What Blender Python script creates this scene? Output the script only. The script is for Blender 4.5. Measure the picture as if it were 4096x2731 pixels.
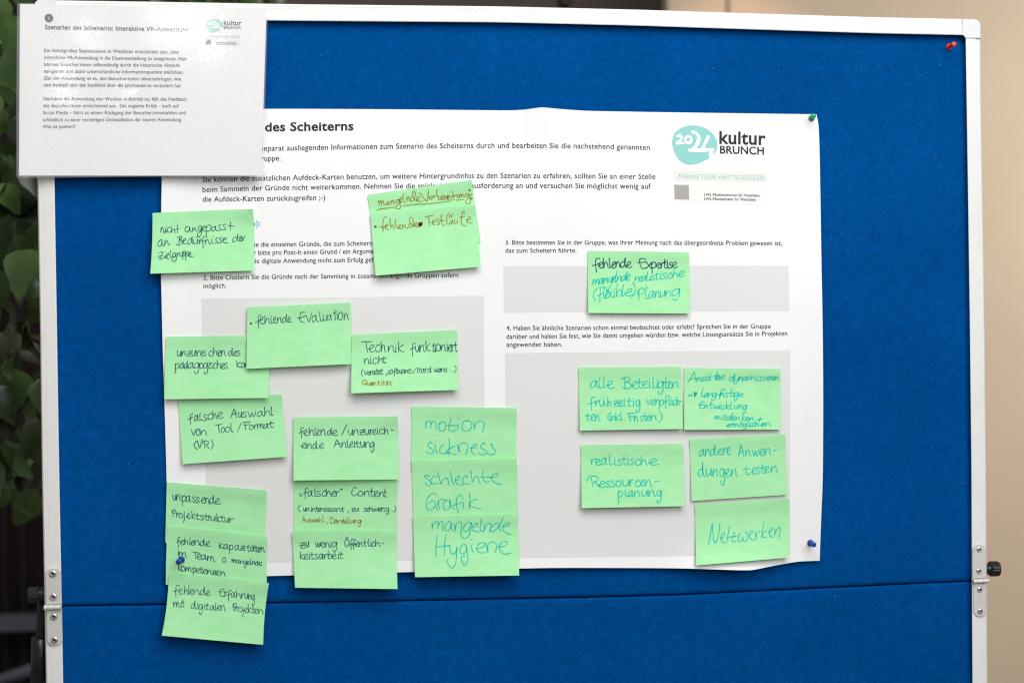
import bpy, bmesh, math, random
import numpy as np
from mathutils import Vector, Matrix, Euler

for o in list(bpy.data.objects):
    bpy.data.objects.remove(o, do_unlink=True)
SC = bpy.context.scene
COL = SC.collection
R = math.radians

# ---------------------------------------------------------------- camera
CAM_ROT = (R(89.795), R(0.519), R(-6.782))
CAM_LOC = Vector((-0.2352, -1.7802, 1.4895))
FPX = 5689.0
cam = bpy.data.cameras.new('camera'); camo = bpy.data.objects.new('camera', cam); COL.objects.link(camo)
camo.location = CAM_LOC; camo.rotation_euler = CAM_ROT
cam.sensor_width = 36.0; cam.lens = 36.0*FPX/4096.0
cam.clip_start = 0.05; cam.clip_end = 60
cam.dof.use_dof = True; cam.dof.focus_distance = 1.80; cam.dof.aperture_fstop = 3.2
SC.camera = camo
# ---------------------------------------------------------------- world and lamps
wd = bpy.data.worlds.new('World'); SC.world = wd; wd.use_nodes = True
wd.node_tree.nodes['Background'].inputs[0].default_value = (1.0, 0.95, 0.90, 1)
wd.node_tree.nodes['Background'].inputs[1].default_value = 0.28
def area(name, loc, target, sx, sy, power, color):
    l = bpy.data.lights.new(name, 'AREA'); l.shape = 'RECTANGLE'; l.size = sx; l.size_y = sy
    l.energy = power; l.color = color
    o = bpy.data.objects.new(name, l); COL.objects.link(o); o.location = loc
    o.rotation_euler = (Vector(target)-Vector(loc)).to_track_quat('-Z', 'Y').to_euler()
    return o
area('window_light', (1.1, -2.7, 2.7), (0, 0, 1.5), 1.9, 1.6, 46, (0.93, 0.98, 1.0))
area('ceiling_panel_light', (0.05, -1.45, 3.25), (0.0, 0, 1.5), 2.0, 1.0, 38.5, (1.0, 0.985, 0.97))
area('ceiling_spot_light', (-0.84, -3.95, 2.67), (-0.2, 0, 1.6), 0.24, 0.14, 1.15, (1.0, 0.97, 0.92))
area('ceiling_spot_light', (-1.21, -3.95, 2.62), (-0.2, 0, 1.6), 0.07, 0.09, 0.2, (1.0, 0.95, 0.88))
area('wall_washer', (3.3, 1.4, 2.6), (3.1, 3.2, 0.9), 1.6, 0.9, 46, (1.0, 0.91, 0.77))
wl = bpy.data.lights.new('warm_wall_spot', 'SPOT'); wl.energy = 26; wl.color = (1.0, 0.62, 0.32); wl.spot_size = R(38); wl.spot_blend = 1.0; wl.shadow_soft_size = 0.05
wlo = bpy.data.objects.new('warm_wall_spot', wl); COL.objects.link(wlo); wlo.location = (1.06, 2.2, 3.0)
wlo.rotation_euler = (Vector((1.16, 3.0, 2.55))-Vector(wlo.location)).to_track_quat('-Z', 'Y').to_euler()
SC.view_settings.view_transform = 'Standard'; SC.view_settings.look = 'None'
SC.view_settings.exposure = 0.0; SC.view_settings.gamma = 1.0
SC.cycles.filter_width = 1.2; SC.cycles.use_denoising = False; SC.cycles.use_adaptive_sampling = False; SC.cycles.sample_clamp_indirect = 3.0; SC.cycles.caustics_reflective = False; SC.cycles.caustics_refractive = False
SC.cycles.transparent_max_bounces = 48; SC.cycles.max_bounces = 8

# ---------------------------------------------------------------- picture point -> place on a plane in the room
RM = Euler(CAM_ROT, 'XYZ').to_matrix()
def ray(px, py):
    return RM @ Vector(((px-2048.0)/FPX, (1365.5-py)/FPX, -1.0))
def U(px, py, h=0.0):
    """point h metres in front of the board face (board face is y = 0)"""
    d = ray(px, py); t = (-h-CAM_LOC.y)/d.y
    return CAM_LOC + d*t
def UY(px, py, y):
    return U(px, py, -y)

# ---------------------------------------------------------------- helpers
def lin(c):
    return tuple(((v/255.)/12.92 if v/255. <= .04045 else (((v/255.)+.055)/1.055)**2.4) for v in c)
def tag(o, label=None, cat=None, group=None, kind=None):
    if label: o['label'] = label
    if cat: o['category'] = cat
    if group: o['group'] = group
    if kind: o['kind'] = kind
    return o
def empty(name, loc, label, cat, group=None):
    o = bpy.data.objects.new(name, None); COL.objects.link(o); o.location = loc; o.empty_display_size = .02
    return tag(o, label, cat, group)
def mobj(name, verts, faces, mat, parent=None, smooth=False, mats=None, mi=None):
    me = bpy.data.meshes.new(name)
    off = parent_loc(parent)
    me.from_pydata([tuple(Vector(v)-off) for v in verts], [], faces)
    me.materials.append(mat)
    if mats:
        for m_ in mats: me.materials.append(m_)
    if mi:
        me.polygons.foreach_set('material_index', mi)
    if smooth:
        me.polygons.foreach_set('use_smooth', [True]*len(me.polygons))
    me.update()
    o = bpy.data.objects.new(name, me); COL.objects.link(o)
    if parent is not None: o.parent = parent
    return o
def parent_loc(p):
    v = Vector((0, 0, 0))
    while p is not None:
        v = v + Vector(p.location); p = p.parent
    return v
def mat(name, col, rough=.6, spec=.3, metal=0., trans=0., coat=0.):
    m = bpy.data.materials.new(name); m.use_nodes = True
    b = m.node_tree.nodes['Principled BSDF']
    b.inputs['Base Color'].default_value = (*col, 1); b.inputs['Roughness'].default_value = rough
    b.inputs['Specular IOR Level'].default_value = spec; b.inputs['Metallic'].default_value = metal
    b.inputs['Coat Weight'].default_value = coat
    m.diffuse_color = (*col, 1)
    return m
def noise_mat(name, c1, c2, scale, rough=.7, spec=.2, bump=0., bscale=None, detail=4, metal=0., stretch=(1, 1, 1), dist=.001, coat=0.):
    m = mat(name, c1, rough, spec, metal, coat=coat); nt = m.node_tree; b = nt.nodes['Principled BSDF']
    tc = nt.nodes.new('ShaderNodeTexCoord'); mp = nt.nodes.new('ShaderNodeMapping'); mp.inputs['Scale'].default_value = stretch
    n = nt.nodes.new('ShaderNodeTexNoise'); n.inputs['Scale'].default_value = scale; n.inputs['Detail'].default_value = detail
    r = nt.nodes.new('ShaderNodeMix'); r.data_type = 'RGBA'
    r.inputs[6].default_value = (*c1, 1); r.inputs[7].default_value = (*c2, 1)
    cr = nt.nodes.new('ShaderNodeMapRange'); cr.inputs[1].default_value = .3; cr.inputs[2].default_value = .7
    nt.links.new(tc.outputs['Object'], mp.inputs[0]); nt.links.new(mp.outputs[0], n.inputs['Vector'])
    nt.links.new(n.outputs[0], cr.inputs[0]); nt.links.new(cr.outputs[0], r.inputs[0]); nt.links.new(r.outputs[2], b.inputs['Base Color'])
    if bump:
        n2 = nt.nodes.new('ShaderNodeTexNoise'); n2.inputs['Scale'].default_value = bscale or scale; n2.inputs['Detail'].default_value = detail
        bp = nt.nodes.new('ShaderNodeBump'); bp.inputs['Strength'].default_value = bump; bp.inputs['Distance'].default_value = dist
        nt.links.new(mp.outputs[0], n2.inputs['Vector']); nt.links.new(n2.outputs[0], bp.inputs['Height']); nt.links.new(bp.outputs[0], b.inputs['Normal'])
    return m
def interp(pts, x):
    xs = [p[0] for p in pts]; ys = [p[1] for p in pts]
    return float(np.interp(x, xs, ys))
def smooth_pts(P, n=5, closed=False):
    """Catmull-Rom through the points"""
    P = [np.array(p, float) for p in P]
    if len(P) < 3 and not closed: 
        return [tuple(P[0]+(P[-1]-P[0])*k/4.) for k in range(5)] if len(P) == 2 else [tuple(P[0])]
    out = []; N = len(P); seg = N if closed else N-1
    for i in range(seg):
        p1, p2 = P[i], P[(i+1) % N]
        p0 = P[i-1] if (i > 0 or closed) else 2*p1-p2
        p3 = P[(i+2) % N] if (i+2 < N or closed) else 2*p2-p1
        for k in range(n):
            t = k/n
            out.append(tuple(.5*((2*p1)+(-p0+p2)*t+(2*p0-5*p1+4*p2-p3)*t*t+(-p0+3*p1-3*p2+p3)*t**3)))
    if not closed: out.append(tuple(P[-1]))
    return out

# ---------------------------------------------------------------- materials
def felt_material():
    m = mat('blue_felt', (0, .07, .27), .95, .0); nt = m.node_tree; b = nt.nodes['Principled BSDF']
    tc = nt.nodes.new('ShaderNodeTexCoord')
    def noise(s, d, rg=.55, dist=0.):
        n = nt.nodes.new('ShaderNodeTexNoise'); n.inputs['Scale'].default_value = s; n.inputs['Detail'].default_value = d; n.inputs['Roughness'].default_value = rg
        n.inputs['Distortion'].default_value = dist
        nt.links.new(tc.outputs['Object'], n.inputs['Vector']); return n
    n1 = noise(420, 5, .7, 1.2); n2 = noise(85, 4); n3 = noise(5, 3)
    def rng(n, a, c, d, e):
        r = nt.nodes.new('ShaderNodeMapRange'); r.inputs[1].default_value = a; r.inputs[2].default_value = c; r.inputs[3].default_value = d; r.inputs[4].default_value = e
        nt.links.new(n.outputs[0], r.inputs[0]); return r
    r1 = rng(n1, .30, .72, .66, 1.42); r2 = rng(n2, .3, .7, .89, 1.12); r3 = rng(n3, .3, .7, .90, 1.08)
    mu = nt.nodes.new('ShaderNodeMath'); mu.operation = 'MULTIPLY'; nt.links.new(r1.outputs[0], mu.inputs[0]); nt.links.new(r2.outputs[0], mu.inputs[1])
    mv = nt.nodes.new('ShaderNodeMath'); mv.operation = 'MULTIPLY'; nt.links.new(mu.outputs[0], mv.inputs[0]); nt.links.new(r3.outputs[0], mv.inputs[1])
    vm = nt.nodes.new('ShaderNodeVectorMath'); vm.operation = 'SCALE'; vm.inputs[0].default_value = (.0008, .0690, .270)
    nt.links.new(mv.outputs[0], vm.inputs[3]); nt.links.new(vm.outputs[0], b.inputs['Base Color'])
    bp = nt.nodes.new('ShaderNodeBump'); bp.inputs['Strength'].default_value = .6; bp.inputs['Distance'].default_value = .0008
    nt.links.new(n1.outputs[0], bp.inputs['Height']); nt.links.new(bp.outputs[0], b.inputs['Normal'])
    b.inputs['Sheen Weight'].default_value = .0
    return m
M = {}
M['felt'] = felt_material()
M['alu'] = noise_mat('white_coated_metal', lin((233, 233, 230)), lin((238, 238, 236)), 18, .38, .35)
M['plastic'] = noise_mat('grey_white_plastic', lin((222, 222, 224)), lin((228, 228, 229)), 60, .45, .4)
M['paper'] = noise_mat('poster_paper', lin((246, 246, 246)), lin((249, 249, 249)), 7, .42, .25, bump=.05, bscale=900)
M['lampaper'] = noise_mat('laminated_paper', lin((249, 247, 247)), lin((250, 249, 249)), 7, .5, .2)
M['box'] = mat('printed_grey', lin((229, 229, 228)), .45, .25)
M['print'] = mat('printed_black_ink', lin((30, 32, 50)), .5, .25)
M['printb'] = mat('printed_deep_black', lin((38, 38, 42)), .5, .25)
M['lamprint'] = mat('printed_black_under_film', lin((58, 58, 76)), .5, .25)
M['sky'] = mat('printed_light_blue', lin((55, 160, 218)), .5, .25)
M['teal'] = noise_mat('printed_mint', lin((142, 210, 202)), lin((150, 214, 207)), 900, .5, .25)
M['mint'] = mat('printed_pale_mint', lin((168, 216, 206)), .5, .25)
M['cream'] = mat('printed_cream', lin((235, 235, 229)), .5, .25)
M['greysq'] = noise_mat('printed_warm_grey', lin((168, 166, 160)), lin((176, 174, 168)), 900, .5, .25)
M['pursq'] = mat('printed_grey_purple', lin((152, 144, 160)), .5, .25)
M['purple'] = mat('printed_dark_purple', lin((98, 82, 100)), .5, .25)
M['white'] = mat('printed_white', lin((249, 249, 249)), .5, .25)
M['steel'] = noise_mat('zinc_steel', (.72, .71, .68), (.78, .77, .73), 90, .42, .5, metal=.25, bump=.03)
M['rivet'] = mat('bright_rivet', (.74, .74, .74), .2, .5, .95)
M['hole'] = mat('rivet_hole', (.03, .03, .03), .6)
M['black'] = noise_mat('black_plastic', (.010, .010, .010), (.016, .015, .014), 60, .28, .5)
M['tube'] = noise_mat('dark_painted_steel', (.012, .014, .02), (.02, .022, .03), 30, .4, .4)
def note_material(name, c1, c2):
    m = noise_mat(name, c1, c2, 70, .75, .12, bump=.14, bscale=420, detail=6, stretch=(.6, 1, 1.3), dist=.0005)
    nt = m.node_tree; b = nt.nodes['Principled BSDF']; out = nt.nodes['Material Output']
    tr = nt.nodes.new('ShaderNodeBsdfTranslucent'); tr.inputs[0].default_value = (*c1, 1)
    mx = nt.nodes.new('ShaderNodeMixShader'); mx.inputs[0].default_value = .10
    nt.links.new(b.outputs[0], mx.inputs[1]); nt.links.new(tr.outputs[0], mx.inputs[2]); nt.links.new(mx.outputs[0], out.inputs[0])
    return m
M['note'] = note_material('green_note_paper', lin((176, 247, 182)), lin((188, 253, 194)))
def ink_material(name, tint, dens=1.0):
    """felt-tip ink: a stain that filters the paper below it"""
    m = bpy.data.materials.new(name); m.use_nodes = True; nt = m.node_tree; nt.nodes.clear()
    out = nt.nodes.new('ShaderNodeOutputMaterial'); t = nt.nodes.new('ShaderNodeBsdfTransparent')
    tc = nt.nodes.new('ShaderNodeTexCoord'); n = nt.nodes.new('ShaderNodeTexNoise'); n.inputs['Scale'].default_value = 120
    r = nt.nodes.new('ShaderNodeMapRange'); r.inputs[1].default_value = .3; r.inputs[2].default_value = .7; r.inputs[3].default_value = -.0; r.inputs[4].default_value = .22
    mx = nt.nodes.new('ShaderNodeMix'); mx.data_type = 'RGBA'; mx.inputs[6].default_value = (*tint, 1); mx.inputs[7].default_value = (1, 1, 1, 1)
    nt.links.new(tc.outputs['Object'], n.inputs['Vector']); nt.links.new(n.outputs[0], r.inputs[0]); nt.links.new(r.outputs[0], mx.inputs[0])
    nt.links.new(mx.outputs[2], t.inputs[0]); nt.links.new(t.outputs[0], out.inputs[0])
    m.diffuse_color = (*[v*v for v in tint], 1)
    return m
M['dark'] = ink_material('dark_blue_ink', (.31, .38, .57))
M['tealink'] = ink_material('teal_ink', (.29, .81, .97))
M['brown'] = ink_material('brown_ink', (.84, .60, .42))
M['brownd'] = ink_material('dark_brown_ink', (.68, .30, .24))
M['teald'] = ink_material('dense_teal_ink', (.10, .62, .92))
def film_material():
    m = bpy.data.materials.new('clear_laminate_film'); m.use_nodes = True; nt = m.node_tree; nt.nodes.clear()
    out = nt.nodes.new('ShaderNodeOutputMaterial'); t = nt.nodes.new('ShaderNodeBsdfTransparent'); t.inputs[0].default_value = (.995, .995, .995, 1)
    g = nt.nodes.new('ShaderNodeBsdfGlossy'); g.inputs['Roughness'].default_value = .07
    d = nt.nodes.new('ShaderNodeBsdfDiffuse'); d.inputs[0].default_value = (.92, .93, .95, 1)
    tc = nt.nodes.new('ShaderNodeTexCoord'); n = nt.nodes.new('ShaderNodeTexNoise'); n.inputs['Scale'].default_value = 160; n.inputs['Detail'].default_value = 3
    n2 = nt.nodes.new('ShaderNodeTexNoise'); n2.inputs['Scale'].default_value = 22
    ad = nt.nodes.new('ShaderNodeMath'); ad.operation = 'MULTIPLY_ADD'; ad.inputs[1].default_value = .25
    bp = nt.nodes.new('ShaderNodeBump'); bp.inputs['Strength'].default_value = .13; bp.inputs['Distance'].default_value = .0007
    for q in (n, n2): nt.links.new(tc.outputs['Object'], q.inputs['Vector'])
    nt.links.new(n.outputs[0], ad.inputs[0]); nt.links.new(n2.outputs[0], ad.inputs[2])
    nt.links.new(ad.outputs[0], bp.inputs['Height']); nt.links.new(bp.outputs[0], g.inputs['Normal'])
    lw = nt.nodes.new('ShaderNodeLayerWeight'); lw.inputs[0].default_value = .5
    pw = nt.nodes.new('ShaderNodeMath'); pw.operation = 'POWER'; pw.inputs[1].default_value = 4.0; nt.links.new(lw.outputs['Facing'], pw.inputs[0])
    fr = nt.nodes.new('ShaderNodeMath'); fr.operation = 'MULTIPLY_ADD'; fr.inputs[1].default_value = .7; fr.inputs[2].default_value = .045; nt.links.new(pw.outputs[0], fr.inputs[0])
    m1 = nt.nodes.new('ShaderNodeMixShader'); m1.inputs[0].default_value = .15
    nt.links.new(t.outputs[0], m1.inputs[1]); nt.links.new(d.outputs[0], m1.inputs[2])
    m2 = nt.nodes.new('ShaderNodeMixShader'); nt.links.new(fr.outputs[0], m2.inputs[0]); nt.links.new(m1.outputs[0], m2.inputs[1]); nt.links.new(g.outputs[0], m2.inputs[2])
    nt.links.new(m2.outputs[0], out.inputs[0]); m.diffuse_color = (.9, .9, .95, .2)
    return m
M['film'] = film_material()

# ---------------------------------------------------------------- sheets
def sheet(name, edges, nx, ny, hfun, material, parent=None, thick=.00014):
    """a paper sheet: edges = (top, right, bottom, left) as functions of 0..1 giving picture points; Coons patch"""
    top, right, bot, left = edges
    def P(s, t):
        a = np.array(top(s)); b = np.array(bot(s)); c = np.array(left(t)); d = np.array(right(t))
        q = (1-t)*a+t*b+(1-s)*c+s*d
        q -= (1-s)*(1-t)*np.array(top(0))+s*(1-t)*np.array(top(1))+(1-s)*t*np.array(bot(0))+s*t*np.array(bot(1))
        return q
    V = []; F = []
    for j in range(ny+1):
        for i in range(nx+1):
            q = P(i/nx, j/ny); V.append(U(q[0], q[1], hfun(q[0], q[1])))
    for j in range(ny):
        for i in range(nx):
            a = j*(nx+1)+i; F.append((a, a+nx+1, a+nx+2, a+1))
    n0 = len(V)
    V += [v+Vector((0, thick, 0)) for v in V[:n0]]
    F += [tuple(x+n0 for x in reversed(f)) for f in F[:]]
    rim = [i for i in range(nx+1)]+[(j+1)*(nx+1)-1 for j in range(1, ny+1)]+[ny*(nx+1)+i for i in range(nx-1, -1, -1)]+[j*(nx+1) for j in range(ny-1, 0, -1)]
    n1 = len(V); m = len(rim)
    V += [V[i] for i in rim]+[V[i+n0] for i in rim]
    for k in range(m):
        F.append((n1+k, n1+(k+1) % m, n1+m+(k+1) % m, n1+m+k))
    return mobj(name, V, F, material, parent, smooth=True)
def path(pts):
    P = [np.array(p, float) for p in smooth_pts(pts, 8)]
    L = [0]
    for a, b in zip(P, P[1:]): L.append(L[-1]+float(np.linalg.norm(b-a)))
    L = np.array(L)/L[-1]; xs = [p[0] for p in P]; ys = [p[1] for p in P]
    return lambda s: (float(np.interp(s, L, xs)), float(np.interp(s, L, ys)))
def line(a, b):
    return lambda s: (a[0]+(b[0]-a[0])*s, a[1]+(b[1]-a[1])*s)
def gauss(px, py, cx, cy, sx, sy):
    return math.exp(-((px-cx)/sx)**2-((py-cy)/sy)**2)
def poster_h(px, py):
    h = .0016
    h += .0045*gauss(px, py, 2165, 400, 110, 130)
    h += .016*gauss(px, py, 2930, 2340, 190, 110)
    h += .006*gauss(px, py, 2100, 2380, 800, 150)
    h += .007*gauss(px, py, 3320, 1250, 110, 600)
    h += .004*gauss(px, py, 620, 1150, 100, 500)
    h += .0020*math.sin(px/290.)*math.sin(py/400.+.6)+.0007*math.sin(px/120.+py/260.)+.0027
    return max(h, .0008)
HSL = 0.017
def lam_h(px, py):
    return HSL+.0012*math.sin(px/210.+1)*math.sin(py/260.)+.003*gauss(px, py, 60, 720, 160, 160)

# flat print on a sheet -------------------------------------------------------
FONT_CACHE = {}
def text_mesh(txt, bold):
    cu = bpy.data.curves.new('t', 'FONT'); cu.body = txt; cu.size = 1; cu.resolution_u = 3; cu.offset = bold
    cu.space_character = 1.03
    o = bpy.data.objects.new('t', cu); COL.objects.link(o)
    dg = bpy.context.evaluated_depsgraph_get(); dg.update()
    me = bpy.data.meshes.new_from_object(o.evaluated_get(dg))
    V = [(v.co.x, v.co.y) for v in me.vertices]; F = [tuple(p.vertices) for p in me.polygons]
    bpy.data.objects.remove(o, do_unlink=True); bpy.data.curves.remove(cu); bpy.data.meshes.remove(me)
    return V, F
CAPH = None
def cap_height():
    global CAPH
    if CAPH is None:
        V, F = text_mesh('H', 0); CAPH = max(v[1] for v in V)-min(v[1] for v in V)
    return CAPH
def ymap(y, xh=.47, k=1.10, top=.75):
    if y <= 0: return y
    if y <= xh: return y*k
    return xh*k+(y-xh)*(top-xh*k)/(top-xh)
def text_block(name, lines, material, hfun, parent, off=.00022, bold=0., label=None):
    """lines: (text, baseline points in the picture, cap height in picture pixels)"""
    VV = []; FF = []; H = cap_height()
    for txt, base, cap in lines:
        V, F = text_mesh(txt, bold); V = [(x, ymap(y)) for x, y in V]
        x0 = min(v[0] for v in V); x1 = max(v[0] for v in V); n = len(VV)
        bx0, bx1 = base[0][0], base[-1][0]
        for q, dx in enumerate((0,) if bold else (-.30, .30)):     # light text is struck twice for its weight
            for x, y in V:
                px = bx0+(x-x0)/(x1-x0)*(bx1-bx0)+dx; py = interp(base, px)-y*cap/H
                VV.append(U(px, py, hfun(px, py)+off+q*.00002))
            FF += [tuple(i+n for i in f) for f in F]; n = len(VV)
    # front faces look at the camera side
    o = mobj(name, VV, FF, material, parent)
    if label: o['label'] = label
    return o
def patch(name, outline, material, hfun, parent, off):
    """flat printed patch, outline in picture points; fan of a fine grid when it is a quad"""
    if len(outline) == 4:
        a, b, c, d = [np.array(p, float) for p in outline]; nx, ny = 24, 16; V = []; F = []
        for j in range(ny+1):
            for i in range(nx+1):
                s, t = i/nx, j/ny; q = (1-t)*((1-s)*a+s*b)+t*((1-s)*d+s*c); V.append(U(q[0], q[1], hfun(q[0], q[1])+off))
        for j in range(ny):
            for i in range(nx):
                k = j*(nx+1)+i; F.append((k, k+nx+1, k+nx+2, k+1))
        return mobj(name, V, F, material, parent, smooth=True)
    cx = sum(p[0] for p in outline)/len(outline); cy = sum(p[1] for p in outline)/len(outline)
    V = [U(cx, cy, hfun(cx, cy)+off)]+[U(x, y, hfun(x, y)+off) for x, y in outline]; n = len(outline)
    F = [(0, 1+(i+1) % n, 1+i) for i in range(n)]
    return mobj(name, V, F, material, parent)
def ribbons(name, strokes, material, hfun, parent, off=.00010, label=None):
    """strokes: list of (points in picture px, width px); drawn as thin flat pen marks lying on the sheet"""
    VV = []; FF = []
    rng = random.Random(len(strokes)*7+3)
    for k, (P, w) in enumerate(strokes):
        P = [p for i, p in enumerate(P) if i == 0 or math.hypot(p[0]-P[i-1][0], p[1]-P[i-1][1]) > .15]
        ho = off+(k % 24)*3e-6
        if len(P) < 2:
            x, y = P[0]; P = [(x-.2, y), (x+.2, y)]
        n = len(VV); N = len(P); tg = []
        for i in range(N):
            a = P[max(i-1, 0)]; b = P[min(i+1, N-1)]; d = (b[0]-a[0], b[1]-a[1]); l = math.hypot(*d) or 1; tg.append((d[0]/l, d[1]/l))
        rows = []
        ph = rng.random()*6
        for i in range(N):
            ww = w*.5*(1+.14*math.sin(i*.55+ph)); rows.append((P[i], tg[i], ww))
        # rounded ends
        e0 = (P[0][0]-tg[0][0]*w*.38, P[0][1]-tg[0][1]*w*.38); e1 = (P[-1][0]+tg[-1][0]*w*.38, P[-1][1]+tg[-1][1]*w*.38)
        rows = [(e0, tg[0], w*.25)]+rows+[(e1, tg[-1], w*.25)]
        for i, (p, t, ww) in enumerate(rows):
            for sg in (1, -1):
                x = p[0]-t[1]*ww*sg; y = p[1]+t[0]*ww*sg
                VV.append(U(x, y, hfun(x, y)+ho+i*4e-7))
        for i in range(len(rows)-1):
            a = n+2*i; FF.append((a, a+1, a+3, a+2))
    o = mobj(name, VV, FF, material, parent)
    if label: o['label'] = label
    return o
def disc_pts(cx, cy, rx, ry=None, n=20, a0=0.):
    ry = ry or rx
    return [(cx+rx*math.cos(a0+2*math.pi*i/n), cy+ry*math.sin(a0+2*math.pi*i/n)) for i in range(n)]

# ================================================================ THE PINBOARD
def rail(name, outer, inner, n, parent, prof=None, material=None):
    """frame profile swept between an outer and an inner picture path"""
    prof = prof or [(0, -.013), (0, .0035), (.03, .0062), (.09, .0074), (.15, .0074), (.165, .0070), (.185, .0070), (.20, .0078), (.27, .0079), (.285, .0075), (.305, .0075), (.32, .0083), (.93, .0092), (.985, .0088), (1, .0075), (1, -.004)]
    V = []; F = []; m = len(prof)
    for i in range(n+1):
        s = i/n; a = outer(s); b = inner(s)
        for k, h in prof:
            V.append(U(a[0]+(b[0]-a[0])*k, a[1]+(b[1]-a[1])*k, h))
    for i in range(n):
        for j in range(m-1):
            a = i*m+j; F.append((a, a+1, a+m+1, a+m))
    F.append(tuple(range(m-1, -1, -1))); F.append(tuple(n*m+j for j in range(m)))
    o = mobj(name, V, F, material or M['alu'], parent)
    return o
def plate(name, outline, h0, h1, material, parent, bevel=1.0, label=None):
    """solid plate with a small bevelled front edge; outline in picture points, clockwise seen from the front"""
    n = len(outline); cx = sum(p[0] for p in outline)/n; cy = sum(p[1] for p in outline)/n
    def shrink(p, d):
        l = math.hypot(p[0]-cx, p[1]-cy) or 1; return (p[0]-(p[0]-cx)/l*d, p[1]-(p[1]-cy)/l*d)
    V = [U(x, y, h0) for x, y in outline]+[U(x, y, h1-.0004) for x, y in outline]+[U(*shrink(p, bevel), h1) for p in outline]
    F = []
    for k in (0, 1):
        for i in range(n):
            j = (i+1) % n; F.append((k*n+i, k*n+j, (k+1)*n+j, (k+1)*n+i))
    F.append(tuple(range(2*n, 3*n))); F.append(tuple(range(n-1, -1, -1)))
    o = mobj(name, V, F, material, parent)
    bm = bmesh.new(); bm.from_mesh(o.data); bmesh.ops.recalc_face_normals(bm, faces=bm.faces); bm.to_mesh(o.data); bm.free()
    if label: o['label'] = label
    return o
board = empty('pinboard', U(2050, 2400, 0)*1.0, 'folding blue felt pinboard in a white metal frame with steel side hinges', 'pinboard')
TOP_O = [(138, 1.5), (600, 8), (1150, 17.6), (2000, 26.8), (2540, 39.5), (2900, 51), (3500, 70.0), (3922, 78.5)]
TOP_I = [(222, 72), (600, 77), (1068, 84), (2000, 91.2), (2540, 104), (2900, 116), (3500, 134.6), (3863, 142)]
LEFT_O = [(138, 2), (144, 400), (149, 700), (160, 1300), (168, 1900), (178.6, 2430), (184, 2731), (188, 3000)]
LEFT_I = [(208, 76), (213, 400), (218, 700), (228, 1300), (237.4, 1900), (248, 2430), (253, 2731), (258, 3000)]
RIGHT_O = [(3922, 78), (3924, 400), (3930, 731), (3939, 1300), (3945, 1900), (3947, 2322), (3950.5, 2731), (3953, 3000)]
RIGHT_I = [(3862, 142), (3866, 400), (3871, 731), (3879, 1300), (3885.5, 1900), (3887, 2322), (3889.5, 2731), (3892, 3000)]
SEAM = [(248, 2422), (620, 2417), (1400, 2405), (2351, 2387.6), (2700, 2378), (3330, 2348), (3887, 2322)]
def byy(pts, y): return float(np.interp(y, [p[1] for p in pts], [p[0] for p in pts]))
YL, YR = 2428, 2322.6
def vline(pts, y0, y1): return lambda s: (byy(pts, y0+(y1-y0)*s), y0+(y1-y0)*s)
def hline(pts, x0, x1): return lambda s: (x0+(x1-x0)*s, interp(pts, x0+(x1-x0)*s))
# corner pieces
def arc(cx, cy, r, a0, a1, n=6): return [(cx+r*math.cos(R(a0+(a1-a0)*i/n)), cy+r*math.sin(R(a0+(a1-a0)*i/n))) for i in range(n+1)]
tr = [(3849.5, 77.5)]+arc(3896, 104.5, 26, -88, 0)+[(3922.5, 153.8), (3861.5, 153.8), (3859, 148), (3853, 142.5), (3849.5, 141.5)]
plate('frame_corner', tr, -.0132, .0099, M['plastic'], board, 3)
tl = [(222, 71), (218, 71.5), (211, 77), (208, 84), (138, 84)]+arc(160, 22, 21.5, 180, 272)+[(222, 2.2)]
plate('frame_corner', tl, -.0132, .0099, M['plastic'], board, 3)
# rails
rail('frame_rail', hline(TOP_O, 222.6, 3849), hline(TOP_I, 222.6, 3849), 40, board)
rail('frame_rail', vline(LEFT_O, 84.6, YL-1.2), vline(LEFT_I, 84.6, YL-1.2), 24, board)
rail('frame_rail', vline(LEFT_O, YL+1.2, 2990), vline(LEFT_I, YL+1.2, 2990), 6, board)
rail('frame_rail', vline(RIGHT_O, 154.4, YR-1.2), vline(RIGHT_I, 154.4, YR-1.2), 24, board)
rail('frame_rail', vline(RIGHT_O, YR+1.2, 2990), vline(RIGHT_I, YR+1.2, 2990), 6, board)
def boxv(x0, x1, y0, y1, z0, z1):
    V = [(x, y, z) for z in (z0, z1) for y in (y0, y1) for x in (x0, x1)]
    return V, [(0, 2, 3, 1), (4, 5, 7, 6), (0, 1, 5, 4), (2, 6, 7, 3), (0, 4, 6, 2), (1, 3, 7, 5)]
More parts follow.
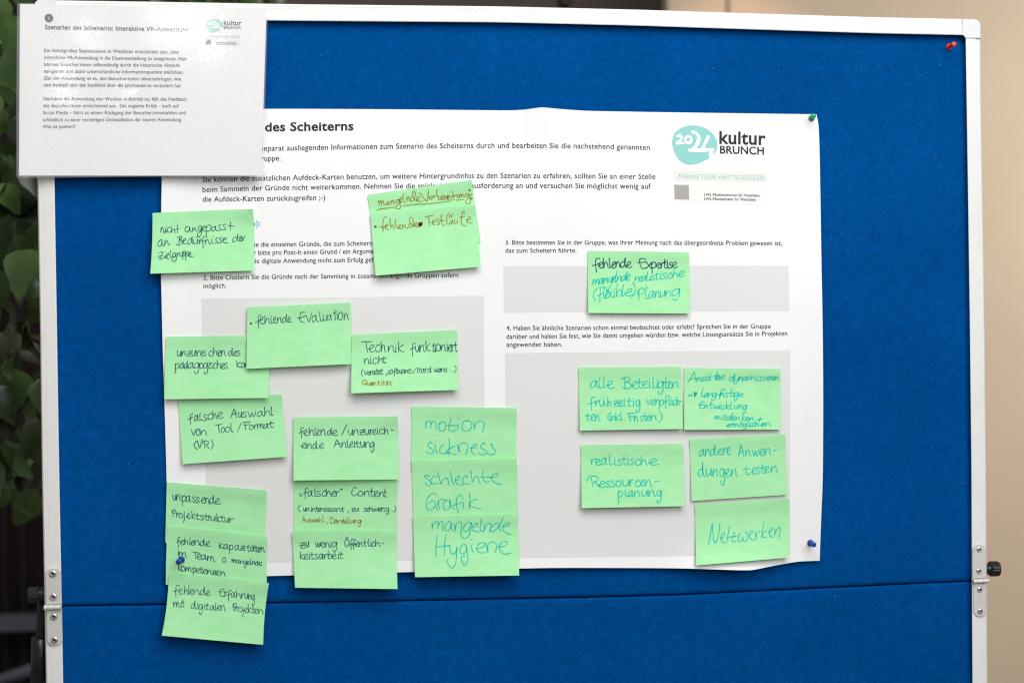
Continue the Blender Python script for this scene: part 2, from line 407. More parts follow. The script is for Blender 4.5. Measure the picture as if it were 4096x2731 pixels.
# felt panels: the face rolls back into the fold
def felt_panel(name, top_is_seam):
    nx = 90; V = []; F = []
    rows = [0, 2.2, 4.5, 8, 14, 24, 60] if top_is_seam else None
    xs0, xs1 = 205, 3905
    def seam(px): return interp(SEAM, min(max(px, 248), 3887))
    rr = random.Random(5)
    jit = [rr.uniform(-1.1, 1.1) for _ in range(nx+1)]
    hs = [-.012, -.0048, -.0022, -.0009, -.0002, 0, 0]
    ds = [.8, 1.3, 2.8, 6.5, 12, 22, 60]
    cols = 7
    if top_is_seam:
        prof = [(d, h) for d, h in zip(ds, hs)]+[(620, 0)]
        for i in range(nx+1):
            px = xs0+(xs1-xs0)*i/nx; s = seam(px)+jit[i]*.5
            for d, h in prof: V.append(U(px, s+d, h))
    else:
        prof = [(-d, h) for d, h in zip(ds, hs)]
        for i in range(nx+1):
            px = xs0+(xs1-xs0)*i/nx; s = seam(px)+jit[i]*.5; y0 = interp(TOP_I, px)-14
            for d, h in prof: V.append(U(px, s+d, h))
            for k in range(1, 9): V.append(U(px, s-60+(y0-s+60)*k/8, 0))
    m = len(V)//(nx+1)
    for i in range(nx):
        for j in range(m-1):
            a = i*m+j; f = (a, a+m, a+m+1, a+1); F.append(f if not top_is_seam else tuple(reversed(f)))
    return mobj(name, V, F, M['felt'], board, smooth=True)
fu = felt_panel('felt_panel', False); fl = felt_panel('felt_panel', True)
V, F = boxv(U(190, 1300, 0).x, U(3915, 1300, 0).x, .0052, .0118, U(2000, 2990, 0).z, U(2000, 40, 0).z)
mobj('core_board', V, F, mat('dark_core_board', (.002, .006, .02), .9), board)
# lint on the felt
def lint(panel, pts, name='lint'):
    V = []; F = []; rr = random.Random(9)
    for x, y, l, a in pts:
        dx, dy = math.cos(a)*l/2, math.sin(a)*l/2; n = len(V)
        for q, (sx, sy, w) in enumerate(((-1, -1, .5), (-.2, .3, .8), (.4, -.2, .8), (1, 1, .4))):
            cx, cy = x+dx*sx, y+dy*sx+sy*.4
            V.append(U(cx, cy-w, .0006+.0005*q)); V.append(U(cx, cy+w, .0006+.0005*q))
        for q in range(3): F.append((n+2*q, n+2*q+1, n+2*q+3, n+2*q+2))
    o = mobj(name, V, F, mat('pale_lint', lin((150, 165, 190)), .9), panel); o['kind'] = 'stuff'; return o
rr = random.Random(21)
lu = [(1474, 333, 4, .3), (1471, 216, 3, 2), (3455, 1128, 4, 1), (2853, 272, 8, .4), (241, 1205, 5, 1), (241, 1440, 4, 2), (254, 1480, 3, 0), (3345, 660, 4, .5), (581, 1698, 3, 0), (3895-60, 2140, 9, 1.2), (3680, 300, 8, .4), (3760, 260, 12, 1.1), (3400, 940, 5, 2), (2400, 361, 5, 0), (3850, 1930, 6, 0), (3700, 1760, 5, 1), (409, 2060, 4, 1), (420, 2298, 6, .4)]
lu += [(rr.uniform(3320, 3860), rr.uniform(200, 2280), rr.uniform(2, 5), rr.uniform(0, 3.1)) for _ in range(16)]
lu += [(rr.uniform(260, 630), rr.uniform(760, 2380), rr.uniform(2, 4), rr.uniform(0, 3.1)) for _ in range(8)]
lu += [(rr.uniform(1100, 3800), rr.uniform(120, 420), rr.uniform(2, 5), rr.uniform(0, 3.1)) for _ in range(8)]
lint(fu, lu)
ll = [(413, 2602, 6, .9), (408, 2520, 4, 0), (3340, 2382, 9, -.6), (2361, 2391, 6, .2), (3720, 2471, 6, 1), (282, 2424, 4, 0), (328, 2428, 4, 0)]
ll += [(rr.uniform(300, 3860), rr.uniform(2450, 2725), rr.uniform(2, 6), rr.uniform(0, 3.1)) for _ in range(12)]
lint(fl, ll)
# hinges
def hinge(o, s, upper, lower, pin, rivets, label):
    f = lambda p: (o[0]+p[0]/s, o[1]+p[1]/s)
    root = plate('hinge', [f(p) for p in upper], .0088, .0108, M['steel'], board, .8, label)
    plate('hinge_leaf', [f(p) for p in lower], .0088, .0108, M['steel'], root, .8)
    (ax, ay), (bx, by), r = pin; a = f((ax, ay)); b = f((bx, by)); r = r/s
    cuts = [0, .24, .26, .60, .62, 1]; 
    for q in (0, 2, 4):
        V = []; F = []; n = 14
        for k in (cuts[q], cuts[q+1]):
            cx, cy = a[0]+(b[0]-a[0])*k, a[1]+(b[1]-a[1])*k; C = U(cx, cy, .0125); rad = r/3160.
            for i in range(n): V.append(C+Vector((0, math.cos(2*math.pi*i/n)*rad, math.sin(2*math.pi*i/n)*rad)))
        for i in range(n): F.append((i, (i+1) % n, n+(i+1) % n, n+i))
        F.append(tuple(range(n-1, -1, -1))); F.append(tuple(range(n, 2*n)))
        mobj('hinge_knuckle', V, F, M['steel'], root, smooth=False)
    for p, rr_ in rivets:
        c = f(p); rad = rr_/s/3160.; C = U(c[0], c[1], .0108)
        prof = [(1.0, 0), (.98, .16), (.85, .34), (.62, .44), (.36, .42), (.24, .28), (.22, .05)]
        V = []; F = []; n = 18; mi = []
        for pr, ph in prof:
            for i in range(n): V.append(C+Vector((math.cos(2*math.pi*i/n)*pr*rad, -ph*rad, math.sin(2*math.pi*i/n)*pr*rad)))
        for k in range(len(prof)-1):
            for i in range(n): F.append((k*n+i, k*n+(i+1) % n, (k+1)*n+(i+1) % n, (k+1)*n+i)); mi.append(0 if k < 4 else 1)
        F.append(tuple((len(prof)-1)*n+i for i in range(n))); mi.append(1)
        mobj('rivet', V, F, M['rivet'], root, smooth=True, mats=[M['hole']], mi=mi)
hinge((100, 2100), 3.0136, [(247, 590), (255, 560), (280, 530), (330, 514), (385, 518), (418, 540), (432, 570), (437, 800), (438, 948), (258, 955), (252, 800)],
      [(262, 1022), (443, 1020), (450, 1200), (455, 1393), (430, 1428), (372, 1447), (312, 1440), (270, 1400), (265, 1200)],
      ((232, 992), (436, 985), 29), [((337, 583), 42), ((341, 861), 41), ((348, 1100), 42), ((355, 1382), 42)], 'steel strap hinge with a warm brown sheen on the left frame rail')
hinge((3840, 2150), 4.75, [(240, 205), (262, 160), (305, 128), (365, 119), (425, 135), (462, 165), (475, 205), (490, 480), (498, 765), (245, 772), (242, 480)],
      [(252, 872), (498, 866), (500, 1150), (497, 1402), (460, 1455), (420, 1485), (375, 1494), (320, 1480), (280, 1445), (258, 1400), (254, 1150)],
      ((250, 828), (536, 812), 40), [((362, 220), 52), ((358, 632), 54), ((375, 982), 56), ((382, 1392), 55)], 'bright zinc strap hinge on the right frame rail')
# clamp knobs
def knob(xc, yc, sgn, depth, label, r=.0100):
    C = UY(xc, yc, depth)
    prof = [(0.0, .000, 0), (.95, .000, 1), (1., .0015, 1), (1.0, .0105, 1), (.9, .012, 1), (.72, .0122, 0), (.72, .019, 0), (.30, .0192, 0), (.30, .040, 0)]
    V = []; F = []; n = 48; mi = []
    for pr, x, rib in prof:
        for i in range(n):
            a = 2*math.pi*i/n; q = pr*(1-.055*(1 if (i % 4) == 0 else 0)*rib); V.append(C+Vector((sgn*(.012-x), math.cos(a)*r*q, math.sin(a)*r*q)))
    for k in range(len(prof)-1):
        for i in range(n): 
            f = (k*n+i, k*n+(i+1) % n, (k+1)*n+(i+1) % n, (k+1)*n+i); F.append(f if sgn > 0 else tuple(reversed(f))); mi.append(1 if k >= 7 else 0)
    o = mobj('clamp_knob', V, F, M['black'], board, mats=[M['steel']], mi=mi); o['label'] = label
knob(156, 2377, -1, .012, 'black ribbed clamp knob beside the left hinge')
knob(3958, 2274, 1, .012, 'black ribbed clamp knob beside the right hinge')
def tube(name, pts, r, material, parent, n=12, taper=1.0):
    V = []; F = []; P = [Vector(p) for p in pts]
    for k, p in enumerate(P):
        d = (P[min(k+1, len(P)-1)]-P[max(k-1, 0)]).normalized(); a = d.orthogonal().normalized(); b = d.cross(a); rad = r*(1+(taper-1)*k/max(1, len(P)-1))
        for i in range(n): V.append(p+a*math.cos(2*math.pi*i/n)*rad+b*math.sin(2*math.pi*i/n)*rad)
    for k in range(len(P)-1):
        for i in range(n): F.append((k*n+i, k*n+(i+1) % n, (k+1)*n+(i+1) % n, (k+1)*n+i))
    F.append(tuple(range(n-1, -1, -1))); F.append(tuple((len(P)-1)*n+i for i in range(n)))
    return mobj(name, V, F, material, parent, smooth=True)
pl = UY(176, 2380, .03); pl2 = UY(166, 2731, .055)
tube('stand_leg', [UY(176, 2350, .03), UY(168, 2545, .04), UY(164, 2760, .05), (pl2.x-.01, .07, .02)], .0075, M['tube'], board)
tube('leg_sleeve', [UY(166, 2546, .040), UY(163, 2780, .052)], .0125, M['black'], board)
prr = UY(3930, 2330, .03)
tube('stand_leg', [(prr.x-.012, .03, prr.z+.02), (prr.x-.02, .05, .9), (prr.x-.03, .07, .02)], .0075, M['tube'], board)

# ================================================================ THE POSTER
poster = empty('poster', U(1960, 2290, 0), 'large white printed poster with mint 2024 kultur BRUNCH logo on the blue felt', 'poster')
P_TOP = [(647, 433), (820, 435), (1054, 436), (1196, 436), (1561, 438), (1982, 442), (2060, 441.5), (2110, 438), (2166, 430.5), (2221, 435), (2300, 441), (2387, 445), (2746, 451), (3266, 458)]
P_RIGHT = [(3266, 458), (3274.6, 510), (3278.5, 621), (3281.7, 787), (3285.6, 1036), (3290, 1267), (3292.5, 1500), (3292.5, 1750), (3290.6, 1925), (3286, 2040), (3283, 2120), (3278.6, 2241.2)]
P_BOT = [(672, 2316), (860, 2309), (1067, 2302.7), (1176, 2299.6), (1400, 2293), (1660, 2286), (1870, 2278), (2076, 2272.5), (2220, 2270), (2450, 2270), (2700, 2271.5), (2860, 2276), (2960, 2279), (3010, 2278), (3075, 2265.4), (3155, 2250.6), (3204, 2244), (3278.6, 2241.2)]
P_LEFT = [(647, 433), (647, 699), (645, 850), (644, 1095), (645.9, 1180), (651, 1400), (657.4, 1597), (666, 1900), (670, 2100), (672, 2316)]
sheet('paper_sheet', (path(P_TOP), path(P_RIGHT), path(P_BOT), path(P_LEFT)), 140, 90, poster_h, M['paper'], poster)
G = lambda name, q, m, off: patch(name, q, m, poster_h, poster, off)
G('grey_field', [(805.4, 1194.6), (1934.8, 1182.5), (1943, 2236), (832, 2253)], M['box'], .00012)
G('grey_field', [(2020, 1412), (3161, 1400), (3160, 2217), (2026, 2231)], M['box'], .00012)
G('grey_field', [(2013.3, 1063.5), (3154, 1062.4), (3157.9, 1242.7), (2015.5, 1250.4)], M['box'], .00012)
Z3 = lambda p: (2000+p[0]/1.8085, 400+p[1]/1.8085)
ZL = lambda p: ((1685+(p[0]-1242)*.415)/2.0447, (155+(p[1]-184)*.40)/2.0447)
BLOB = [(1244, 300), (1255, 260), (1275, 228), (1310, 204), (1350, 189), (1400, 184), (1450, 192), (1500, 212), (1540, 245), (1565, 285), (1573, 325), (1568, 360), (1545, 395), (1500, 430), (1440, 458), (1380, 470), (1330, 459), (1298, 436), (1273, 402), (1257, 362), (1247, 330)]
LOGO = [([(1283, 262), (1302, 257), (1313, 272), (1306, 294), (1278, 316)], 19), ([(1276, 314), (1302, 314), (1328, 313)], 17),
        ([(1362+23*math.cos(a*.5236), 288+24*math.sin(a*.5236)) for a in range(13)], 19),
        ([(1394, 232), (1424, 246), (1438, 282), (1421, 330), (1382, 366)], 25), ([(1368, 364), (1450, 364), (1543, 361)], 25),
        ([(1506, 266), (1487, 308), (1467, 352)], 24), ([(1530, 362), (1529, 390), (1529, 428)], 27)]
def logo(Z, hfun, parent, sc):
    patch('logo_blob', [Z(p) for p in smooth_pts(BLOB, 4, True)], M['teal'], hfun, parent, .00012)
    ribbons('logo_numerals', [([Z(q) for q in smooth_pts(P, 4)], w/sc) for P, w in LOGO], M['white'], hfun, parent, .00022)
logo(Z3, poster_h, poster, 1.8085)
def L3(*p): return [Z3(q) for q in p]
text_block('logo_lettering', [('kultur', L3((1587, 316), (1922, 325)), 48), ], M['printb'], poster_h, poster, bold=.022)
text_block('logo_lettering', [('BRUNCH', L3((1591, 387), (1910, 396)), 29)], M['printb'], poster_h, poster, bold=.022)
G('cream_strip', L3((1260, 513), (1930, 528), (1930, 597), (1260, 583)), M['cream'], .00012)
G('cream_strip', L3((1262, 613), (1932, 628), (1932, 762), (1264, 748)), mat('printed_faint_cream', lin((242, 242, 239)), .45, .25), .00010)
text_block('slogan_lettering', [('FAILING YOUR WAY TO SUCCESS', L3((1292, 567), (1915, 578)), 16)], M['mint'], poster_h, poster, bold=.018)
G('grey_square', L3((1260, 613), (1366, 615), (1368, 722), (1263, 720)), M['greysq'], .00018)
text_block('small_lettering', [('LWL-Medienzentrum für Westfalen', L3((1477, 694), (1877, 701)), 10.5), ('LWL-Museumsamt für Westfalen', L3((1478, 724), (1850, 731)), 10.5)], M['printb'], poster_h, poster)
text_block('heading_lettering', [('Szenarien des Scheiterns', [(806, 527), (1061, 526), (1200, 524), (1414, 521.6)], 33)], M['printb'], poster_h, poster, bold=.024)
text_block('body_lettering', [
    ('separat ausliegenden Informationen zum Szenario des Scheiterns durch und bearbeiten Sie die nachstehend genannten', [(1043, 604.4), (1300, 600), (1500, 596.5), (1800, 593.5), (2100, 592.5), (2350, 595), (2599, 600.7)], 20.5),
    ('Gruppe.', [(1022, 645), (1122.5, 643)], 20.5)], M['print'], poster_h, poster)
text_block('body_lettering', [
    ('Sie können die zusätzlichen Aufdeck-Karten benutzen, um weitere Hintergrundinfos zu den Szenarien zu erfahren, sollten Sie an einer Stelle', [(810.4, 729.7), (1000, 723.8), (1500, 716), (2000, 712.6), (2300, 714), (2621.5, 717)], 20.5),
    ('beim Sammeln der Gründe nicht weiterkommen. Nehmen Sie die spielerische Herausforderung an und versuchen Sie möglichst wenig auf', [(810.4, 769.5), (1000, 763.4), (1500, 755), (2000, 752.5), (2300, 753.5), (2603, 755.5)], 20.5),
    ('die Aufdeck-Karten zurückzugreifen ;-)', [(810.4, 807.6), (1300.7, 800.8)], 20.5)], M['print'], poster_h, poster)
text_block('blue_lettering', [('n):', [(1007, 905), (1041.5, 904.5)], 22)], M['sky'], poster_h, poster)
text_block('task_lettering', [
    ('Sie die einzelnen Gründe, die zum Scheitern', [(1005, 987.5), (1489, 981.9)], 18),
    ('r bitte pro Post-It einen Grund / ein Argume', [(1016, 1020), (1494, 1013.7)], 18),
    ('die digitale Anwendung nicht zum Erfolg gef', [(1006, 1053), (1494, 1047.8)], 18)], M['print'], poster_h, poster)
text_block('task_lettering', [
    ('2. Bitte Clustern Sie die Gründe nach der Sammlung in zusammenhängende Gruppen sofern', [(813.3, 1119.8), (1000, 1116.6), (1832.6, 1109)], 18),
    ('möglich.', [(814, 1152.5), (904.6, 1151)], 18)], M['print'], poster_h, poster)
text_block('task_lettering', [
    ('3. Bitte bestimmen Sie in der Gruppe, was Ihrer Meinung nach das übergeordnete Problem gewesen ist,', [(2022, 978.4), (2553, 979), (2850, 980), (3128, 982)], 17.6),
    ('das zum Scheitern führte.', [(2022, 1011), (2305.8, 1010.4)], 17.6)], M['print'], poster_h, poster)
text_block('task_lettering', [
    ('4. Haben Sie ähnliche Szenarien schon einmal beobachtet oder erlebt? Sprechen Sie in der Gruppe', [(2026, 1320.5), (2400, 1319), (2750, 1315.5), (3083, 1313)], 17.6),
    ('darüber und halten Sie fest, wie Sie damit umgehen würden bzw. welche Lösungsansätze Sie in Projekten', [(2026, 1355), (2553, 1349), (3149, 1342)], 17.6),
    ('angewendet haben.', [(2026, 1387), (2249, 1385.5)], 17.6)], M['print'], poster_h, poster)

# ================================================================ THE LAMINATED SHEET
lam = empty('laminated_sheet', U(560, 700, HSL), 'glossy laminated white info sheet with a round 1 badge, over the upper left board corner', 'laminated sheet')
q4 = lambda a, b, c, d: (line(a, b), line(b, c), line(d, c), line(a, d))
sheet('paper_sheet', q4((79.7, 17), (1066.2, 35.2), (1044.7, 702.8), (75.8, 702.8)), 30, 20, lam_h, M['lampaper'], lam)
def film_sheet():
    o = [(82, 13.3), (1064, 31.5)]+arc(1063, 40, 8.5, -85, 0, 4)+[(1060, 435), (1054.5, 698)]+arc(1047, 699, 7.5, 5, 85, 4)+[(560, 707), (82, 712.5)]+arc(76, 702, 10.5, 88, 180, 5)+[(66, 350), (68.3, 26)]+arc(79, 24, 10.7, 182, 268, 5)
    V = []; cx, cy = 560, 360
    rings = [0, .35, .7, .9, 1.0]; n = len(o)
    for k in rings[1:]:
        for x, y in o: V.append(U(cx+(x-cx)*k, cy+(y-cy)*k, lam_h(x, y)*k+lam_h(cx, cy)*(1-k)+.0016))
    V.append(U(cx, cy, lam_h(cx, cy)+.0016)); c = len(V)-1; F = []
    for i in range(n): F.append((c, (i+1) % n, i))
    for r_ in range(len(rings)-2):
        for i in range(n): F.append((r_*n+i, r_*n+(i+1) % n, (r_+1)*n+(i+1) % n, (r_+1)*n+i))
    # turned rim of the pouch
    b0 = (len(rings)-2)*n; n1 = len(V)
    for x, y in o: V.append(U(x, y, lam_h(x, y)+.0006))
    for i in range(n): F.append((b0+i, b0+(i+1) % n, n1+(i+1) % n, n1+i))
    ob = mobj('film', V, F, M['film'], lam)
    bm = bmesh.new(); bm.from_mesh(ob.data); bm.normal_update()
    fl = [f for f in bm.faces if f.normal.y > 0 and abs(f.normal.y) > .5]
    bmesh.ops.reverse_faces(bm, faces=fl)
    bm.to_mesh(ob.data); bm.free()
    return ob
film_sheet()
Z1 = lambda p: (p[0]/2.0447, p[1]/2.0447)
def L1(*p): return [Z1(q) for q in p]
text_block('heading_lettering', [('Szenarien des Scheiterns: Interaktive VR-Anwendung', L1((367, 241), (760, 248), (1543, 262)), 17)], M['lamprint'], lam_h, lam, bold=.018)
bl = [('Ein mittelgroßes Stadtmuseum in Westfalen entscheidet sich, eine', (363, 428), (1460, 441)),
      ('interaktive VR-Anwendung in die Dauerausstellung zu integrieren. Hier', (362, 484), (1531, 497)),
      ('können Besucher:innen selbstständig durch die historische Altstadt', (361, 541), (1471, 550)),
      ('navigieren und dabei unterschiedliche Informationspunkte anklicken.', (359, 597), (1500, 606)),
      ('Ziel der Anwendung ist es, den Besucher:innen näherzubringen, wie', (358, 654), (1480, 661)),
      ('und weshalb sich das Stadtbild über die Jahrhunderte verändert hat.', (357, 709), (1485, 716))]
text_block('body_lettering', [(t, L1(a, b), 13.2) for t, a, b in bl], M['lamprint'], lam_h, lam)
bl = [('Nachdem die Anwendung vier Wochen in Betrieb ist, fällt das Feedback', (356, 822), (1528, 826)),
      ('der Besucher:innen ernüchternd aus.  Die negative Kritik – auch auf', (354, 879), (1463, 881)),
      ('Social Media – führt zu einem Rückgang der Besucher:innenzahlen und', (352, 936), (1518, 937)),
      ('schließlich zu einer vorzeitigen Deinstallation der teuren Anwendung.', (351, 994), (1487, 993)),
      ('Was ist passiert?', (350, 1050), (617, 1048))]
text_block('body_lettering', [(t, L1(a, b), 13.2) for t, a, b in bl], M['lamprint'], lam_h, lam)
patch('number_badge', [Z1(p) for p in disc_pts(400, 151, 35.5, n=28)], M['purple'], lam_h, lam, .00012)
ribbons('badge_numeral', [([Z1((393, 144)), Z1((401, 137)), Z1((401, 160))], 2.2), ([Z1((392, 160)), Z1((410, 160))], 1.8)], M['white'], lam_h, lam, .0003)
logo(ZL, lam_h, lam, 1.8085/.415*1.13)
text_block('logo_lettering', [('kultur', L1((1830, 208), (1975, 210)), 18.5)], M['lamprint'], lam_h, lam, bold=.016)
text_block('logo_lettering', [('BRUNCH', L1((1829, 238), (1966, 239)), 10)], M['lamprint'], lam_h, lam, bold=.018)
PL = lambda name, q, m, off: patch(name, L1(*q), m, lam_h, lam, off)
PL('cream_strip', ((1685, 288), (1968, 291), (1968, 317), (1685, 315)), mat('printed_cream_pink', lin((238, 233, 231)), .5), .00012)
PL('cream_strip', ((1683, 324), (1968, 330), (1966, 376), (1683, 370)), mat('printed_faint_pink', lin((239, 236, 235)), .5), .00010)
text_block('slogan_lettering', [('FAILING YOUR WAY TO SUCCESS', L1((1697, 305), (1962, 309)), 5.6)], M['mint'], lam_h, lam, bold=.012)
PL('purple_square', ((1683, 325), (1725, 326), (1725, 366), (1683, 365)), M['pursq'], .00018)
text_block('small_lettering', [('LWL-Medienzentrum für Westfalen', L1((1770, 355), (1941, 357)), 3.6), ('LWL-Museumsamt für Westfalen', L1((1770, 366), (1928, 368)), 3.6)], M['lamprint'], lam_h, lam)

# ================================================================ HANDWRITING
GL = {
'a': ".72,.9 .45,1.0 .15,.75 .04,.3 .22,0 .45,.12 .66,.6 .74,1.0|.74,1.06 .72,.45 .82,.1 1.05,.05",
'b': ".1,2 .1,1.2 .14,.12|.14,.5 .45,.95 .82,.85 .92,.4 .65,.02 .14,.1",
'c': ".88,.82 .65,1.02 .3,.85 .1,.4 .3,.03 .65,0 1.02,.18",
'd': ".68,.9 .4,1.02 .1,.7 .05,.2 .28,0 .52,.25 .68,.9 .72,1.9|.72,1.95 .70,.9 .74,.25 .86,.02 1.05,.12",
'e': ".02,.38 .4,.45 .8,.7 .78,.98 .5,1.02 .2,.7 .18,.25 .45,0 .75,.02 1.05,.2",
'f': ".98,1.72 .75,1.95 .5,1.7 .42,1.1 .42,.3 .5,-.6|0,.42 .3,.5 .6,.62 .9,.8",
'g': ".88,.88 .55,1.05 .18,.8 .12,.3 .38,.02 .7,.25 .88,.95|.9,1 .92,.2 .85,-.5 .6,-.95 .3,-.85 .22,-.5",
'G': ".95,.85 .55,1.05 .2,.8 .2,.3 .5,.1 .8,.4 .9,.95|.9,.95 .85,.1 .9,-.5 .6,-1 .28,-.75 .5,-.2 .85,.15 1.15,.6",
'h': ".08,1.9 .1,1 .14,.02|.14,.3 .4,.88 .65,.92 .78,.6 .82,.2 1.0,0",
'i': ".5,1 .48,.4 .6,.02 .9,.05|.45,1.48 .56,1.42",
'j': ".6,1 .62,.2 .6,-.5 .3,-.95|.5,1.5 .62,1.45",
'k': ".1,1.95 .12,1 .16,.02|.92,1.1 .5,.8 .2,.5 .45,.25 .7,.05 1.02,.08",
'l': ".3,1.95 .22,1.1 .3,.3 .55,0 .95,.15",
'm': ".03,.98 .06,.5 .07,.02|.07,.3 .22,.9 .38,.95 .45,.6 .46,.05|.46,.3 .62,.9 .78,.95 .85,.5 .88,.1 1.0,.02",
'n': ".08,1 .1,.5 .13,.02|.13,.3 .38,.88 .62,.98 .76,.7 .82,.2 1.0,.0",
'o': ".6,.98 .3,.95 .1,.6 .15,.15 .5,0 .85,.25 .9,.7 .65,1 .42,.95",
'p': ".12,1 .14,.2 .2,-.85|.14,.5 .4,.98 .75,.98 .88,.6 .7,.15 .4,0 .18,.1",
'r': ".12,1 .16,.5 .2,.02|.2,.4 .45,.88 .75,1 1.02,.88",
's': ".85,.88 .55,1.04 .25,.9 .25,.65 .55,.48 .85,.25 .7,.03 .35,0 .0,.12",
't': ".45,1.75 .42,1 .44,.3 .6,.02 .9,.1|.02,.92 .45,.98 .98,1.02",
'T': "!.0,1.85 .35,1.9 1,2.0|.5,1.9 .48,1 .55,.02",
'u': ".08,1 .1,.5 .25,.05 .5,.05 .75,.45 .84,1|.84,1 .84,.4 .9,.08 1.05,.05",
'v': "!.02,1 .22,.5 .45,.02 .7,.5 .98,1.08",
'w': ".02,1 .1,.5 .24,.03 .4,.4 .5,.85|.5,.85 .58,.3 .72,.02 .9,.5 .98,1.08",
'x': "!.05,1 .95,0|.95,1 .05,0",
'y': ".05,1.1 .1,.4 .3,.02 .6,.1 .85,.6 .98,.98|.98,.98 .95,.0 .85,-.9 .5,-1.35 .15,-1.0 .02,-.6 .15,-.5",
'z': "!.1,.92 .5,1.02 .9,1.0 .5,.5 .12,.08 .5,.0 1.0,.06|.05,.5 .5,.52 .95,.58",
'A': "!.0,.0 .22,.8 .42,1.95 .62,1 .9,.0|.12,.55 .45,.7 .85,.85",
'B': ".02,1.75 .4,2 .8,1.95 .85,1.5 .5,1.1|.4,1.95 .36,1 .38,.02|.45,1.1 .85,.85 1,.4 .75,.0 .4,-.05 .1,.15",
'C': ".9,1.75 .7,2 .35,1.6 .08,.8 .15,.2 .45,0 1.0,.35",
'D': ".12,1.9 .16,1 .12,.02|-.05,1.7 .4,1.98 .95,1.3 .95,.5 .5,0 .1,.0",
'E': ".95,1.75 .6,1.95 .3,1.75 .28,1 .3,.4 .55,.02 1,.1|!.0,.95 .5,1.0 .98,1.12",
'F': "!.0,1.8 .4,1.95 1,1.95|.35,1.9 .33,1 .42,.0|!.2,1.0 .5,1.05 .95,1.05",
'R': ".0,1.2 .1,1.8 .45,2 .85,1.7 .8,1.2 .5,.9|.3,1.7 .36,.8 .42,.1|.5,.9 .75,.5 1,-.08",
'P': ".2,1.8 .22,1 .28,.0|.0,.9 .1,1.6 .45,1.98 .85,1.7 .85,1.2 .55,.9 .25,.95",
'H': "!.14,1.85 .06,.9 .08,.0|!.72,2 .66,1 .64,.0|!.08,.85 .4,.92 .98,1.0",
'I': "!.5,1.9 .5,0",
'J': ".6,1.9 .6,0 .3,-.3",
'K': ".1,1.8 .12,1 .15,.1|.95,1.3 .5,.95 .18,.65 .4,.3 .7,.08 1.0,.05",
'N': "!0,-.1 .2,.9 .35,2.0|.35,2.0 .42,.8 .6,.12 .75,.5 .9,1.2 .98,2.05",
'O': ".6,2 .25,1.7 .08,1 .2,.2 .5,0 .85,.4 .95,1.1 .8,1.75 .55,1.95",
'Q': ".5,1.9 .1,1.6 .05,.7 .4,.2 .85,.6 .9,1.4 .6,1.9 .35,1.8|.3,.9 .7,.4 1,.1",
'V': "!.0,1.7 .25,.9 .5,.02 .7,.9 .85,1.9 1,2.1",
'S': ".9,1.7 .5,1.95 .15,1.6 .45,1.05 .85,.6 .6,.05 .05,.1",
'/': "!1,2 .5,1 0,0",
'(': ".95,2 .35,1.5 .15,.9 .25,.3 .85,-.25",
')': ".1,2 .6,1.5 .8,.8 .6,.1 .1,-.35",
'-': "!0,.65 .5,.68 1,.66", '.': "!.45,.08 .55,.05", ',': "!.6,.25 .5,-.1 .3,-.5", '+': "!.0,.75 .5,.8 1,.9|.5,1.6 .45,.7 .4,.0",
'"': "!.1,1.5 .3,1.1|!.6,1.55 .8,1.1", '„': "!.1,.45 .12,.15 .25,-.1|!.6,.4 .65,.1 .8,-.1", '“': "!.1,2.1 .2,1.75 .4,1.7 .7,2.1|!.7,2.1 .85,1.7",
'=': "!0,.9 .5,1 1,1.05|!0,.5 .5,.62 1,.65",
}
UML = {'ä': 'a', 'ö': 'o', 'ü': 'u', 'Ö': 'O'}
INKW = {'dark': 3.75, 'tealink': 4.6, 'brown': 4.7}
class Zm:
    def __init__(s, ox, oy, k): s.ox, s.oy, s.k = ox, oy, k
    def __call__(s, x, y): return (s.ox+x/s.k, s.oy+y/s.k)
ZA = Zm(550, 780, 3.92); ZB = Zm(1420, 700, 3.92); ZC3 = Zm(2000, 400, 1.8085); ZC = Zm(600, 1180, 2.94); ZD = Zm(1350, 1280, 3.92); ZE = Zm(650, 1560, 4.3556)
ZF = Zm(620, 1900, 4.3556); ZG = Zm(620, 2220, 4.3556); ZH = Zm(1140, 1640, 4.704); ZI = Zm(1140, 1900, 4.704); ZJ = Zm(1140, 1960, 3.7333)
ZK = Zm(1620, 1600, 3.92); ZLL = Zm(1620, 1960, 3.92); ZM = Zm(2290, 1440, 4.9); ZN = Zm(2700, 1440, 4.9); ZO = Zm(2290, 1740, 4.9); ZP = Zm(2700, 1700, 3.92); ZQ = Zm(2700, 1960, 3.7333)
WR = random.Random(77)
